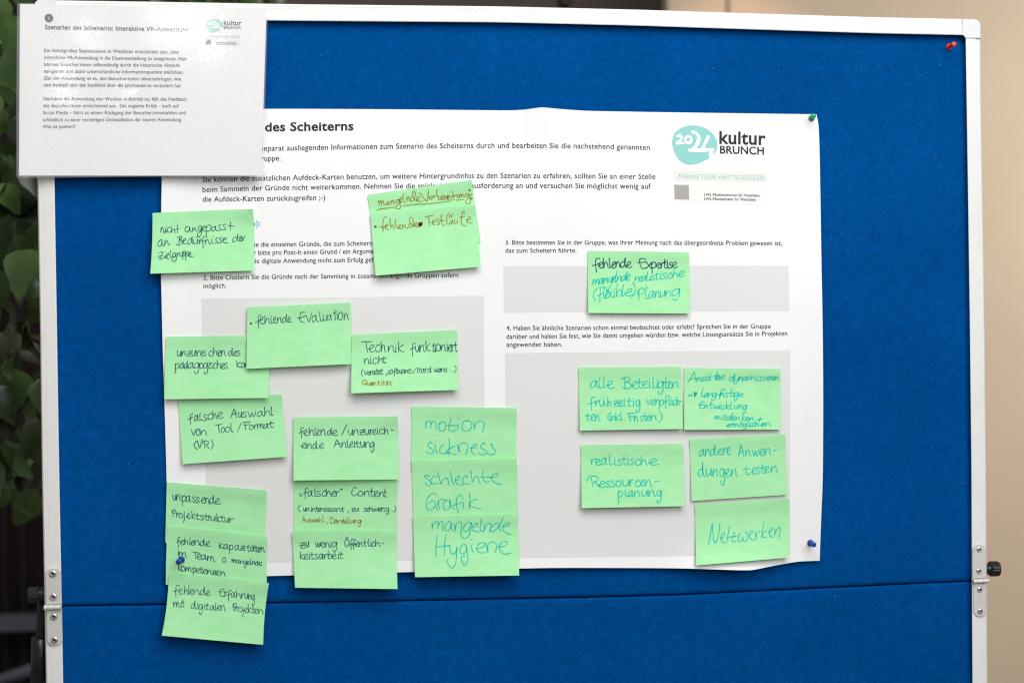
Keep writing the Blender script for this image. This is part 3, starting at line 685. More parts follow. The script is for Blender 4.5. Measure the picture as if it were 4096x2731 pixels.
def word(Z, txt, cells, y0, y1, xh, asc=1.9, slant=0.0, desc=.9, w=1.0):
    """returns pen strokes in picture px; cells = 'a-b a-b ...' letter boxes in the close-up"""
    cs = [tuple(float(v) for v in c.split('-')) for c in cells.split()]
    X0 = cs[0][0]; X1 = cs[-1][1]; out = []
    for ch, (a, b) in zip(txt, cs):
        g = GL[UML.get(ch, ch)]; strokes = g.split('|')
        if ch in 'äü': strokes = strokes+['!.28,1.42 .34,1.30', '!.70,1.46 .76,1.32']
        if ch == 'ö': strokes = strokes+['!.25,1.5 .34,1.4', '!.70,1.5 .8,1.4']
        if ch == 'Ö': strokes = strokes+['!.3,2.5 .45,2.25 .65,2.6']
        by = y0+(y1-y0)*((a+b)/2-X0)/max(1, X1-X0); slope = (y1-y0)/max(1, X1-X0)
        sy = 1+WR.uniform(-.09, .09); sk = WR.uniform(-.06, .07); by += WR.uniform(-.05, .05)*xh
        for st in strokes:
            sh = st.startswith('!'); st = st.lstrip('!')
            P = []
            for p in st.split():
                gx, gy = map(float, p.split(','))
                if gy > 1: gy = 1+(gy-1)*(asc-1)/.9
                if gy < 0: gy = gy*desc/.9
                gx += WR.uniform(-.032, .032); gy += WR.uniform(-.032, .032)
                x = a+(b-a)*gx+(slant+sk)*xh*(gy-.5); y = by+slope*(x-(a+b)/2)-gy*xh*sy
                P.append(Z(x, y))
            P = smooth_pts(P, 4) if (not sh and len(P) > 2) else smooth_pts(P, 2)
            out.append((P, w))
    return out
def free(Z, pts, w=1.0, smooth=True):
    P = [Z(*p) for p in pts]
    return [(smooth_pts(P, 4) if smooth and len(P) > 2 else smooth_pts(P, 3), w)]
def blob(name, Z, pts, m, hf, parent, off=.00014):
    return patch(name, [Z(*p) for p in pts], M[m], hf, parent, off)

def traced(Z, s):
    out = []
    for st in s.split('|'):
        P = [tuple(float(v) for v in q.split(',')) for q in st.strip('()').split(')(')]; out += free(Z, P)
    return out
# ---------------------------------------------------------------- sticky notes
def homog(q):
    src = [(0, 0), (1, 0), (1, 1), (0, 1)]; A = []
    for (u, v), (x, y) in zip(q, src):
        A.append([u, v, 1, 0, 0, 0, -x*u, -x*v, -x]); A.append([0, 0, 0, u, v, 1, -y*u, -y*v, -y])
    _, _, Vt = np.linalg.svd(np.array(A, float)); return Vt[-1].reshape(3, 3)
def base_h(px, py):
    """height of whatever the notes are stuck to (poster, or bare felt past its edge)"""
    return poster_h(px, py)
def note(label, quad, layer, lift, ink, curl=None, bow=(0, 0, 0, 0), extra=None, roll=.0021, group='green sticky notes on the poster'):
    Hm = homog(quad); seed = random.Random(int(quad[0][0]*7+quad[0][1]))
    w1, w2 = seed.uniform(0, 6), seed.uniform(0, 6)
    def st(px, py):
        q = Hm @ np.array([px, py, 1.]); return q[0]/q[2], q[1]/q[2]
    def hf(px, py):
        s, t = st(px, py); s = min(max(s, -.05), 1.05); t = min(max(t, -.05), 1.05)
        h = base_h(px, py)+.0004+layer*.00055
        h += 1.15*lift*max(t, 0)**1.6*(1+.18*math.sin(s*2.6+w1))
        h += .0005*max(0, 1-t*5)*(1+math.sin(s*5+w2))*.6
        h += roll*math.exp(-(max(t, 0)/.17)**2)*(.6+.7*s)
        for c, amp in (curl or {}).items():
            cs, ct = {'tl': (0, 0), 'tr': (1, 0), 'br': (1, 1), 'bl': (0, 1)}[c]
            d = math.hypot((s-cs)*1.67, t-ct); h += amp*max(0, 1-d/.42)**2
        return h
    root = empty('sticky_note', U(*quad[0], hf(*quad[0])), label, 'sticky note', group)
    def e(a, b, bw):
        a = np.array(a, float); b = np.array(b, float); n = np.array([-(b-a)[1], (b-a)[0]])/np.linalg.norm(b-a)
        return lambda s: tuple(a+(b-a)*s+n*bw*4*s*(1-s))
    tl_, tr_, br_, bl_ = quad
    sheet('note_paper', (e(tl_, tr_, bow[0]), e(tr_, br_, bow[1]), e(bl_, br_, bow[2]), e(tl_, bl_, bow[3])), 26, 18, hf, M['note'], root)
    for name, m, strokes in ink:
        ribbons(name, [(P, w*INKW[m]) for P, w in strokes], M[m], hf, root)
    if extra: extra(hf, root)
    return root, hf
W = word
ST = 'sticky note'
note('green sticky note "nicht angepasst an Bedürfnisse der Zielgruppe" with one curled corner',
     [(610, 852.5), (1012.5, 836.5), (1015.6, 1082.3), (601, 1094.3)], 1, .0065,
     [('handwriting', 'dark', traced(ZA, '(372,512)(368,550)(363,588)|(365,570)(385,510)(400,520)(405,560)(420,597)(438,560)|(440,520)(445,560)(455,590)|(450,490)(455,495)|(505,505)(480,515)(465,550)(480,582)(510,585)(530,570)|(528,488)(530,540)(535,592)|(535,575)(555,535)(575,535)(585,580)(600,592)|(628,468)(622,530)(628,590)|(590,545)(620,535)(648,528)|(800,495)(770,498)(748,530)(750,570)(780,582)(810,550)(822,505)|(815,500)(820,550)(835,575)(850,572)|(862,510)(866,545)(870,578)|(872,555)(890,515)(905,520)(915,560)(940,575)|(1005,498)(975,485)(958,515)(960,550)(985,555)(1003,520)|(1005,505)(1000,570)(1000,620)(975,655)(948,655)(940,620)(960,590)(1010,560)|(1010,535)(1045,525)(1055,500)(1035,490)(1018,515)(1022,555)(1050,570)(1080,560)|(1075,485)(1078,560)(1080,670)|(1080,520)(1110,475)(1145,478)(1155,520)(1130,560)(1095,570)(1080,560)|(1215,500)(1185,500)(1165,525)(1168,560)(1195,565)(1220,530)(1228,490)|(1225,495)(1225,545)(1250,560)|(1315,465)(1285,470)(1270,490)(1295,520)(1310,545)(1285,558)(1250,550)|(1385,462)(1358,462)(1345,485)(1370,515)(1385,535)(1360,548)(1322,545)|(1462,422)(1455,480)(1460,548)|(1415,490)(1460,480)(1520,495)|(385,705)(355,710)(322,750)(320,790)(350,805)(375,775)(385,715)|(385,710)(388,770)(405,800)(418,795)|(425,710)(428,750)(430,790)|(432,770)(455,720)(475,725)(480,770)(505,785)|(620,672)(660,652)(695,658)(690,685)(655,705)|(660,660)(655,720)(640,775)|(655,705)(690,715)(700,745)(670,780)(630,788)(607,770)|(712,725)(745,715)(755,695)(735,688)(715,715)(722,760)(755,768)|(855,690)(820,690)(790,730)(785,765)(815,770)(845,735)(855,662)|(858,662)(855,730)(870,768)|(875,700)(880,745)(905,770)(935,740)(942,690)|(942,690)(942,750)(955,765)|(915,655)(918,668)|(965,645)(962,655)|(965,705)(975,770)|(975,735)(985,705)(1010,690)|(1052,655)(1030,665)(1022,720)(1028,780)(1028,835)|(985,730)(1060,715)|(1065,700)(1068,770)|(1072,735)(1090,700)(1105,705)(1115,745)(1135,772)(1150,750)|(1160,690)(1165,740)(1185,770)|(1185,655)(1188,662)|(1265,675)(1235,680)(1225,700)(1250,725)(1255,745)(1230,757)(1207,745)|(1325,665)(1295,670)(1285,690)(1310,715)(1318,740)(1290,752)(1268,745)|(1335,710)(1375,700)(1395,675)(1370,668)(1345,690)(1345,735)(1375,752)(1422,750)|(1560,665)(1520,665)(1490,700)(1495,735)(1530,730)(1565,680)(1575,615)|(1575,615)(1570,680)(1585,722)(1600,722)|(1600,700)(1625,680)(1625,655)(1610,650)(1602,680)(1610,715)(1635,725)|(1640,650)(1640,690)(1640,720)|(1640,722)(1665,690)(1672,650)(1690,645)|(335,905)(375,895)(400,905)(370,950)(345,1000)(375,1000)(415,985)(440,970)|(318,965)(370,955)(400,960)|(432,935)(435,965)(445,990)|(435,888)(440,895)|(450,960)(478,945)(485,920)(470,918)(458,945)(462,985)(480,1003)(500,990)|(520,875)(510,920)(510,960)(540,970)|(600,915)(570,905)(550,940)(560,970)(585,965)(602,920)|(605,915)(608,980)(600,1030)(570,1045)(545,1025)(548,990)(600,960)|(628,905)(632,970)|(632,940)(645,915)(660,905)|(665,905)(665,940)(680,965)(700,945)(705,895)|(712,890)(712,1010)|(712,930)(725,885)(745,885)(745,930)(725,960)|(755,895)(755,1025)|(757,940)(770,895)(795,895)(795,940)(770,965)|(805,945)(832,930)(838,905)(820,900)(808,930)(818,965)(872,963)'))],
     curl={'tr': .005}, bow=(-1.5, -3, 0, -3), roll=.0015)
note('green sticky note "mangelnde Vorbereitung:" underlined in brown, mostly under the note below it',
     [(1471, 779.6), (1886.8, 719.9), (1922.6, 967.3), (1507, 1027)], 1, .0015,
     [('handwriting', 'brown', traced(ZB, '(362,398)(375,450)(382,495)|(382,440)(398,400)(412,440)(418,488)|(418,440)(436,405)(448,440)(456,468)(472,462)|(522,425)(500,430)(490,455)(500,472)(520,462)(530,430)|(528,428)(532,455)(548,470)|(560,405)(566,440)(575,460)|(568,430)(592,395)(604,410)(612,448)(628,455)|(678,390)(650,390)(640,415)(655,432)(680,410)(688,385)|(688,385)(700,440)(718,490)(705,525)(670,532)(640,520)(650,485)(690,455)(722,420)|(700,400)(722,385)(732,360)(718,350)(704,370)(712,415)(735,428)(748,418)|(770,288)(752,330)(755,380)(775,420)(802,443)|(805,345)(812,385)(822,412)|(820,375)(838,340)(848,360)(852,400)(868,420)|(905,350)(882,355)(870,380)(882,410)(910,405)(935,370)(948,310)(938,265)(918,252)(905,280)(912,340)(935,385)(960,405)|(965,400)(1000,375)(1012,350)(995,338)(972,350)(966,385)(990,412)(1030,420)(1068,412)|(1015,280)(1060,340)(1105,395)(1125,415)(1140,370)(1148,290)(1150,230)|(1160,350)(1185,340)(1210,340)(1212,365)(1190,385)(1165,370)(1175,345)|(1228,325)(1238,360)|(1240,345)(1262,322)(1278,322)|(1280,230)(1285,290)(1300,345)(1310,385)|(1310,350)(1335,340)(1350,360)(1335,388)(1312,385)|(1350,390)(1378,365)(1390,335)(1378,315)(1362,335)(1360,370)(1375,392)(1400,385)|(1405,330)(1412,388)|(1412,355)(1432,330)(1445,332)(1440,380)|(1442,385)(1462,360)(1475,325)(1462,312)(1452,340)(1460,380)(1480,390)|(1490,335)(1500,375)(1525,395)|(1480,270)(1484,273)|(1532,255)(1538,320)(1545,370)(1568,392)|(1510,340)(1550,330)(1590,318)|(1600,305)(1600,345)(1615,362)(1632,340)(1638,305)|(1638,305)(1642,345)(1655,355)|(1662,305)(1668,350)|(1668,330)(1685,298)(1698,320)(1705,345)(1720,345)|(1778,300)(1745,292)(1728,320)(1738,345)(1765,335)(1785,300)|(1790,300)(1800,360)(1812,420)(1795,450)(1760,455)(1738,430)(1748,395)(1790,345)(1835,298)')
       + free(ZB, [(345, 555), (400, 535), (500, 522), (620, 507)], 1.1) + free(ZB, [(745, 490), (960, 460), (1150, 455), (1500, 410)], 1.1) + free(ZB, [(1590, 398), (1710, 382)], 1.1))],
     extra=lambda hf, r: [blob('colon_dot', ZB, [(x+18*math.cos(a), y+17*math.sin(a)) for a in [i*.45 for i in range(14)]], 'brownd', hf, r) for x, y in ((1795, 240), (1827, 370))])
note('green sticky note "fehlende Testläufe" in brown with a crossed-out blot, tilted',
     [(1481.2, 853.8), (1901.4, 820.9), (1922.6, 1066.8), (1502.5, 1102.5)], 3.6, .006,
     [('handwriting', 'brown', traced(ZB, '(498,662)(465,665)(445,700)(435,770)(438,840)(442,882)|(382,815)(430,820)(478,812)|(470,805)(500,805)(522,785)(505,775)(482,790)(478,825)(500,850)(528,856)|(548,685)(555,770)(565,838)|(565,810)(582,785)(598,800)(602,840)(618,848)|(640,698)(632,750)(645,810)(668,838)(690,835)|(690,820)(715,805)(715,785)(695,785)(685,810)(700,840)(738,842)|(745,780)(752,832)|(752,810)(775,785)(790,795)(795,825)(812,835)(828,830)|(862,760)(845,790)(855,825)(885,820)(912,780)(912,710)(895,672)(868,675)(852,705)(862,740)(890,780)(930,805)|(925,800)(955,790)(975,760)(960,750)(940,765)(935,795)(955,812)(990,815)|(1098,660)(1160,645)(1228,632)|(1155,655)(1160,730)(1170,792)|(1200,752)(1235,745)(1250,722)(1232,712)(1215,735)(1220,770)(1240,780)(1258,772)|(1322,700)(1295,690)(1280,715)(1300,738)(1325,755)(1312,778)(1285,782)|(1355,618)(1350,700)(1365,760)(1390,795)(1410,793)|(1325,722)(1362,718)(1398,712)|(1470,600)(1448,640)(1438,700)(1440,755)(1458,778)(1480,770)|(1520,718)(1495,722)(1488,755)(1502,768)(1522,745)(1530,715)|(1528,718)(1532,750)(1545,770)|(1490,625)(1482,668)|(1525,610)(1512,665)|(1560,695)(1558,735)(1575,762)(1600,745)(1608,705)|(1720,612)(1712,580)(1690,578)(1680,620)(1670,690)(1668,750)(1685,785)(1715,798)(1742,790)|(1645,665)(1685,655)(1722,652)|(1752,708)(1785,705)(1812,685)(1808,660)(1785,658)(1762,690)(1755,730)(1775,755)(1840,750)'))],
     extra=lambda hf, r: [blob('bullet_dot', ZB, [(320+22*math.cos(a), 811+21*math.sin(a)) for a in [i*.45 for i in range(14)]], 'brownd', hf, r),
                          blob('ink_blot', ZB, [(1000, 732), (1030, 745), (1062, 728), (1060, 770), (1052, 800), (1025, 812), (992, 816), (990, 770)], 'brownd', hf, r),
                          blob('ink_blot', ZB, [(1008, 738), (1030, 750), (1058, 732), (1054, 800), (1025, 808), (1004, 806)], 'brownd', hf, r, .0002)])
note('green sticky note "fehlende Expertise" in dark ink above two teal lines',
     [(2350.6, 1002.7), (2755.9, 1008.8), (2760.8, 1253.7), (2352.8, 1251.5)], 1, .0045,
     [('handwriting', 'dark', [(P, w*1.25) for P, w in W(ZC3, 'fehlende', '668-724 712-748 745-788 786-812 806-838 835-872 870-918 912-952', 1218, 1210, 42, 1.6)
       + W(ZC3, 'Expertise', '995-1062 1058-1096 1092-1132 1130-1162 1160-1188 1178-1208 1200-1222 1218-1250 1243-1282', 1218, 1214, 40, 1.6)]),
      ('handwriting', 'tealink', [(P, w*.95) for P, w in W(ZC3, 'mangelnde', '668-722 718-752 750-784 780-818 806-836 828-852 846-882 878-918 910-945', 1338, 1302, 38, 1.7, .3, 1.6)
       + W(ZC3, 'realistische', '972-1002 1000-1030 1026-1062 1056-1082 1080-1098 1092-1122 1118-1152 1148-1174 1170-1206 1205-1248 1245-1292 1288-1338', 1318, 1276, 38, 1.7, .2)
       + W(ZC3, '(flexible)', '668-706 704-748 743-768 760-788 782-815 814-838 838-884 878-902 898-962 948-985', 1440, 1412, 48, 1.75, .12)
       + W(ZC3, 'Planung', '990-1048 1044-1078 1074-1120 1118-1158 1156-1198 1194-1242 1238-1305', 1445, 1410, 45, 1.85, .1, .7)])])
note('green sticky note "unzureichendes pädagogisches Kon..." partly under the note "fehlende Evaluation"',
     [(663.6, 1346.7), (1079, 1340), (1072.8, 1590.9), (657.1, 1596.3)], 1, .0055,
     [('handwriting', 'dark', W(ZC, 'unzureichendes', '315-372 370-422 430-492 490-542 545-592 590-637 637-660 685-738 735-798 795-838 835-892 920-985 983-1022 1015-1070', 720, 714, 64, 1.5)
       + W(ZC, 'pädagogisches', '288-352 350-408 405-452 450-518 512-582 580-628 622-682 684-706 700-748 745-788 785-838 835-878 870-920', 862, 863, 62, 1.5)
       + W(ZC, 'Kon', '1015-1075 1070-1115 1112-1170', 852, 850, 55, 1.6) + W(ZC, 'p', '1262-1320', 845, 845, 45))], curl={'br': .0015})
note('green sticky note "fehlende Evaluation" with a brown dot, over its two neighbours',
     [(989.8, 1228), (1402, 1210.4), (1406, 1455.5), (986, 1474.6)], 6, .0055,
     [('handwriting', 'dark', traced(ZC, '(1305,240)(1280,242)(1272,290)(1275,340)(1279,395)|(1238,325)(1275,305)(1300,290)|(1290,300)(1325,285)(1330,262)(1310,260)(1295,290)(1300,325)(1325,340)(1345,330)|(1350,240)(1352,340)|(1354,320)(1375,275)(1395,280)(1400,320)(1415,338)|(1425,240)(1422,290)(1430,330)(1450,325)|(1452,300)(1475,285)(1478,262)(1462,262)(1452,290)(1460,325)(1490,325)|(1498,270)(1500,325)|(1502,300)(1520,262)(1535,270)(1540,315)(1555,325)|(1600,265)(1570,268)(1555,300)(1570,325)(1595,300)(1605,230)|(1605,230)(1602,290)(1618,320)|(1625,300)(1648,285)(1645,262)(1630,265)(1622,295)(1635,318)(1670,315)|(1825,205)(1790,203)(1770,215)(1762,250)(1762,290)(1785,318)(1815,318)|(1728,272)(1780,265)(1835,240)|(1840,245)(1855,290)(1868,315)(1885,270)(1902,215)|(1945,240)(1915,250)(1905,290)(1920,315)(1945,290)(1952,240)|(1952,240)(1958,290)(1985,315)|(1992,200)(2000,260)(2012,305)(2035,290)|(2040,235)(2040,280)(2055,305)(2075,270)(2082,230)|(2120,235)(2095,245)(2082,280)(2095,300)(2118,275)(2128,230)|(2128,230)(2130,275)(2143,298)|(2172,180)(2175,240)(2178,295)|(2155,215)(2195,200)|(2200,220)(2205,290)|(2203,185)(2206,190)|(2240,200)(2218,225)(2218,275)(2240,295)(2262,270)(2262,220)(2240,200)|(2282,215)(2285,295)|(2287,260)(2305,218)(2320,225)(2325,270)(2338,292)'))],
     extra=lambda hf, r: [blob('brown_dot', ZC, [(1188+16*math.cos(a), 333+15*math.sin(a)) for a in [i*.45 for i in range(14)]], 'brownd', hf, r)], curl={'br': -.0025})
note('green sticky note "Technik funktioniert nicht" with "Quantität" in brown below',
     [(1406.6, 1338.7), (1828.6, 1319), (1833.7, 1558.8), (1404.8, 1572.6)], 1, .008,
     [('handwriting', 'dark', W(ZD, 'Technik', '375-535 490-582 588-672 672-758 785-900 900-930 945-1040', 500, 498, 110, 1.4)
       + W(ZD, 'funktioniert', '1140-1225 1215-1290 1285-1370 1380-1455 1478-1530 1515-1545 1535-1620 1615-1705 1705-1735 1730-1790 1785-1830 1830-1885', 495, 492, 105, 1.4)
       + W(ZD, 'nicht', '412-505 500-540 545-630 635-715 695-770', 685, 672, 80, 1.45)
       + [(P, .85) for P, w in W(ZD, '(veraltet', '370-400 415-470 465-515 510-550 545-600 600-620 618-650 645-685 680-718', 862, 850, 62, 1.35)
          + W(ZD, ',software/Hardware...)', '755-775 782-828 828-870 870-920 915-945 940-1010 1005-1060 1055-1090 1090-1168 1190-1240 1255-1310 1312-1370 1365-1415 1415-1475 1510-1580 1575-1625 1618-1665 1660-1725 1750-1770 1780-1795 1800-1820 1825-1870', 848, 805, 60, 1.45)]),
      ('handwriting', 'brown', [(P, .85) for P, w in W(ZD, 'Quantität', '385-465 470-520 518-560 558-608 620-665 675-700 700-745 755-800 805-860', 1020, 1018, 42, 1.9)])],
     curl={'tl': .002})
note('green sticky note "falsche Auswahl von Tool / Format (VR)", tilted',
     [(712.4, 1604.5), (1127.5, 1575.6), (1148.2, 1825.9), (730.4, 1855.5)], .4, .0055,
     [('handwriting', 'dark', W(ZE, 'falsche', '445-535 548-638 635-702 698-788 782-868 868-950 945-1058', 552, 492, 98, 1.35)
       + W(ZE, 'Auswahl', '1183-1312 1318-1388 1380-1472 1490-1625 1640-1772 1765-1892 1885-1938', 488, 440, 92, 1.65)
       + W(ZE, 'von', '503-582 583-660 655-782', 795, 780, 100) + W(ZE, 'Tool', '925-1042 1015-1088 1088-1182 1185-1238', 745, 728, 88, 1.7)
       + W(ZE, '/', '1308-1362', 725, 725, 76) + W(ZE, 'Format', '1392-1532 1502-1588 1592-1648 1650-1768 1765-1852 1848-1942', 700, 645, 80, 1.55)
       + W(ZE, '(VR)', '545-620 605-690 692-812 835-890', 1012, 1005, 66, 1.95) + free(ZE, [(515, 950), (550, 925)], .5))], bow=(0, 0, 0, 0))
note('green sticky note "unpassende Projektstruktur", topmost of the lower left stack',
     [(667, 1927), (1067.7, 1960.2), (1059, 2203), (661.3, 2169)], 1, .0003,
     [('handwriting', 'dark', W(ZF, 'unpassende', '308-372 368-448 462-552 540-628 642-718 708-782 800-875 872-952 948-1048 1045-1135', 430, 512, 95, 1.45)
       + W(ZF, 'Projektstruktur', '292-372 368-415 412-492 478-532 545-612 635-702 695-782 780-862 855-932 930-975 968-1062 1072-1138 1135-1212 1210-1292 1292-1370', 722, 828, 80, 1.55))])
KN, KH = note('green sticky note "fehlende Kapazitäten im Team o. mangelnde Kompetenzen" with a blue push pin',
     [(670.5, 2102.5), (1068.9, 2145.2), (1066, 2381), (663.6, 2336.6)], 2.2, .0003,
     [('handwriting', 'dark', W(ZF, 'fehlende', '373-442 438-502 508-578 598-628 622-682 680-788 788-882 880-962', 1198, 1235, 85, 1.4)
       + W(ZF, 'Kapazitäten', '1113-1192 1190-1280 1285-1372 1385-1478 1488-1548 1545-1572 1590-1662 1660-1742 1730-1802 1788-1838 1838-1910', 1275, 1345, 82, 1.5)
       + W(ZF, 'im', '395-428 410-552', 1403, 1425, 72) + W(ZF, 'Team', '650-765 722-812 805-905 908-1042', 1440, 1502, 85, 1.35)
       + W(ZF, 'o.', '1168-1242 1252-1275', 1515, 1515, 80)
       + [(P, .9) for P, w in W(ZG, 'mangelnde', '1338-1412 1410-1482 1480-1548 1545-1598 1598-1652 1652-1688 1688-1752 1748-1812 1808-1866', 128, 178, 60, 1.5)]
       + W(ZG, 'Kompetenzen', '400-470 452-532 528-642 655-718 712-788 778-842 832-908 908-988 998-1062 1052-1128 1138-1228', 262, 362, 78, 1.5)
       + free(ZG, [(311, 84), (315, 84)], 1.0))], roll=.0015, bow=(-1.5, 0, 0, 2))
note('green sticky note "fehlende Erfahrung mit digitalen Projekten", lowest of the left stack',
     [(675.1, 2291.2), (1075.7, 2330.9), (1052.8, 2577), (647.1, 2540.3)], 3.4, .008,
     [('handwriting', 'dark', [(P, .92) for P, w in W(ZG, 'fehlende', '315-425 408-482 500-578 580-612 605-672 672-780 783-888 885-968', 662, 698, 92, 1.6)
       + W(ZG, 'Erfahrung', '1100-1212 1208-1262 1248-1332 1320-1402 1412-1502 1500-1562 1558-1628 1622-1692 1680-1735', 705, 772, 88, 1.55, 0, 1.2)
       + W(ZG, 'mit', '320-432 438-472 472-512', 905, 905, 88, 1.5) + W(ZG, 'digitalen', '625-722 722-772 758-832 850-882 878-938 955-1042 1042-1082 1078-1142 1142-1225', 925, 965, 85, 1.55, 0, 1.0)
       + W(ZG, 'Projekten', '1353-1438 1398-1452 1445-1522 1510-1552 1552-1618 1618-1682 1678-1738 1728-1792 1792-1895', 968, 1018, 78, 1.7)])],
     roll=.0022, bow=(-3, 5, 0, -6), curl={'br': -.002})
note('green sticky note "fehlende / unzureichende Anleitung", topmost of the middle stack',
     [(1174, 1668.3), (1590.7, 1663.8), (1595.6, 1916.8), (1174, 1920.6)], 2, .006,
     [('handwriting', 'dark', W(ZH, 'fehlende', '258-358 342-438 448-552 552-602 592-658 662-772 790-898 888-996', 470, 475, 105, 1.4)
       + W(ZH, '/', '1068-1165', 465, 465, 104) + W(ZH, 'unzureich-', '1183-1282 1278-1398 1400-1512 1500-1592 1595-1648 1642-1718 1720-1762 1768-1862 1862-1948 1995-2050', 466, 444, 100, 1.35)
       + W(ZH, 'ende', '303-402 402-515 520-618 638-732', 720, 720, 102, 1.5)
       + W(ZH, 'Anleitung', '920-1058 1058-1162 1162-1218 1212-1284 1285-1332 1310-1420 1418-1505 1502-1612 1605-1682', 706, 694, 98, 1.5))], curl={'tr': .0025})
note('green sticky note "„falscher“ Content" with "Auswahl, Darstellung" in brown, second in the middle stack',
     [(1174.4, 1907), (1589.4, 1919.5), (1587.5, 2165.7), (1175, 2160)], .6, .0003,
     [('handwriting', 'dark', W(ZI, '„falscher“', '272-328 340-430 425-532 550-592 578-685 692-778 768-868 868-952 950-1025 1045-1088', 385, 400, 95, 1.5)
       + W(ZI, 'Content', '1250-1357 1368-1475 1478-1602 1590-1692 1675-1758 1768-1872 1858-1918', 385, 405, 92, 1.75)
       + [(P, .9) for P, w in W(ZI, '(uninteressant', '243-295 343-398 395-462 478-506 505-578 570-632 618-672 668-722 722-788 785-838 828-882 882-965 965-1062 1058-1112', 672, 682, 60, 1.55)
          + W(ZI, ',zu', '1178-1200 1248-1322 1328-1392', 675, 675, 66) + W(ZI, 'schwierig...)', '1483-1548 1540-1584 1578-1652 1648-1742 1742-1768 1762-1818 1812-1852 1850-1878 1888-1956 1968-1990 2010-2030 2045-2062 2045-2096', 678, 672, 62, 1.5)]),
      ('handwriting', 'brown', [(P, .8) for P, w in W(ZI, 'Auswahl', '323-388 395-448 450-508 508-578 580-628 638-698 700-758', 880, 878, 54, 1.95)
       + W(ZI, ',', '785-818', 890, 890, 60) + W(ZI, 'DarstellunG', '850-938 930-988 985-1055 1060-1092 1085-1132 1125-1168 1165-1208 1203-1245 1252-1298 1300-1342 1352-1432', 905, 895, 54, 2.0, 0, 1.2)])])
note('green sticky note "zu wenig Öffentlichkeitsarbeit", lowest of the middle stack, one corner lifted',
     [(1169.1, 2123.6), (1583.2, 2122.2), (1590, 2354.3), (1180.2, 2348.9)], 1.9, .007,
     [('handwriting', 'dark', W(ZI, 'zu', '272-382 385-455', 1362, 1352, 100) + W(ZI, 'wenig', '568-668 665-752 752-842 840-882 882-978', 1355, 1350, 92, 1.4)
       + W(ZI, 'Öffentlich-', '1120-1212 1205-1292 1265-1335 1322-1390 1390-1462 1462-1542 1552-1602 1600-1632 1628-1692 1692-1792 1825-1865', 1345, 1332, 82, 1.7)
       + W(ZJ, 'keitsarbeit', '218-292 285-350 348-382 375-442 440-505 505-582 580-642 635-702 698-772 780-818 800-875', 1025, 1022, 70, 1.6))],
     curl={'tl': .0035}, bow=(-2, 0, 0, 0))
note('green sticky note "motion sickness" in teal, topmost of the third stack',
     [(1646.8, 1624.7), (2066.4, 1631.1), (2064, 1876), (1644.7, 1876.3)], 1, .0003,
     [('handwriting', 'tealink', traced(ZK, '(325,340)(328,390)(326,438)|(328,375)(350,335)(380,320)(402,345)(408,390)(402,438)|(410,385)(430,345)(458,328)(480,345)(488,400)(494,457)|(530,378)(550,345)(590,340)(625,352)(638,400)(628,450)(595,482)(560,483)(535,460)(530,420)(545,375)(560,365)|(722,278)(705,340)(690,400)(690,450)(705,480)(740,492)(775,482)(790,460)|(642,400)(720,395)(835,398)|(840,372)(830,420)(822,478)|(828,284)(842,288)|(985,320)(930,330)(900,375)(895,430)(915,475)(955,485)(1010,470)(1045,425)(1045,365)(1015,325)(975,318)|(1078,345)(1085,400)(1092,460)|(1092,440)(1110,380)(1145,335)(1195,328)(1235,345)(1245,385)(1232,440)(1215,498)|(430,672)(405,658)(375,675)(362,705)(385,740)(430,765)(452,790)(440,818)(400,835)(360,828)(340,805)|(472,685)(475,740)(485,790)(502,830)|(462,622)(478,634)|(612,705)(590,700)(560,735)(542,780)(550,820)(590,838)(650,830)(690,818)|(688,595)(695,680)(693,780)(690,862)|(782,720)(720,745)(670,775)(650,800)(665,820)(730,835)(808,850)|(822,690)(835,750)(850,808)|(850,800)(845,740)(870,690)(920,668)(965,680)(988,715)(975,775)(955,858)|(1018,742)(1060,750)(1110,730)(1130,705)(1110,692)(1070,705)(1042,750)(1045,800)(1070,845)(1105,855)|(1255,698)(1245,665)(1215,680)(1188,715)(1190,745)(1240,775)(1280,800)(1278,830)(1230,853)(1185,848)(1162,830)|(1375,710)(1372,688)(1352,690)(1352,710)(1385,750)(1415,790)(1415,825)(1375,852)(1325,848)(1292,825)'))], curl={'tr': .001})
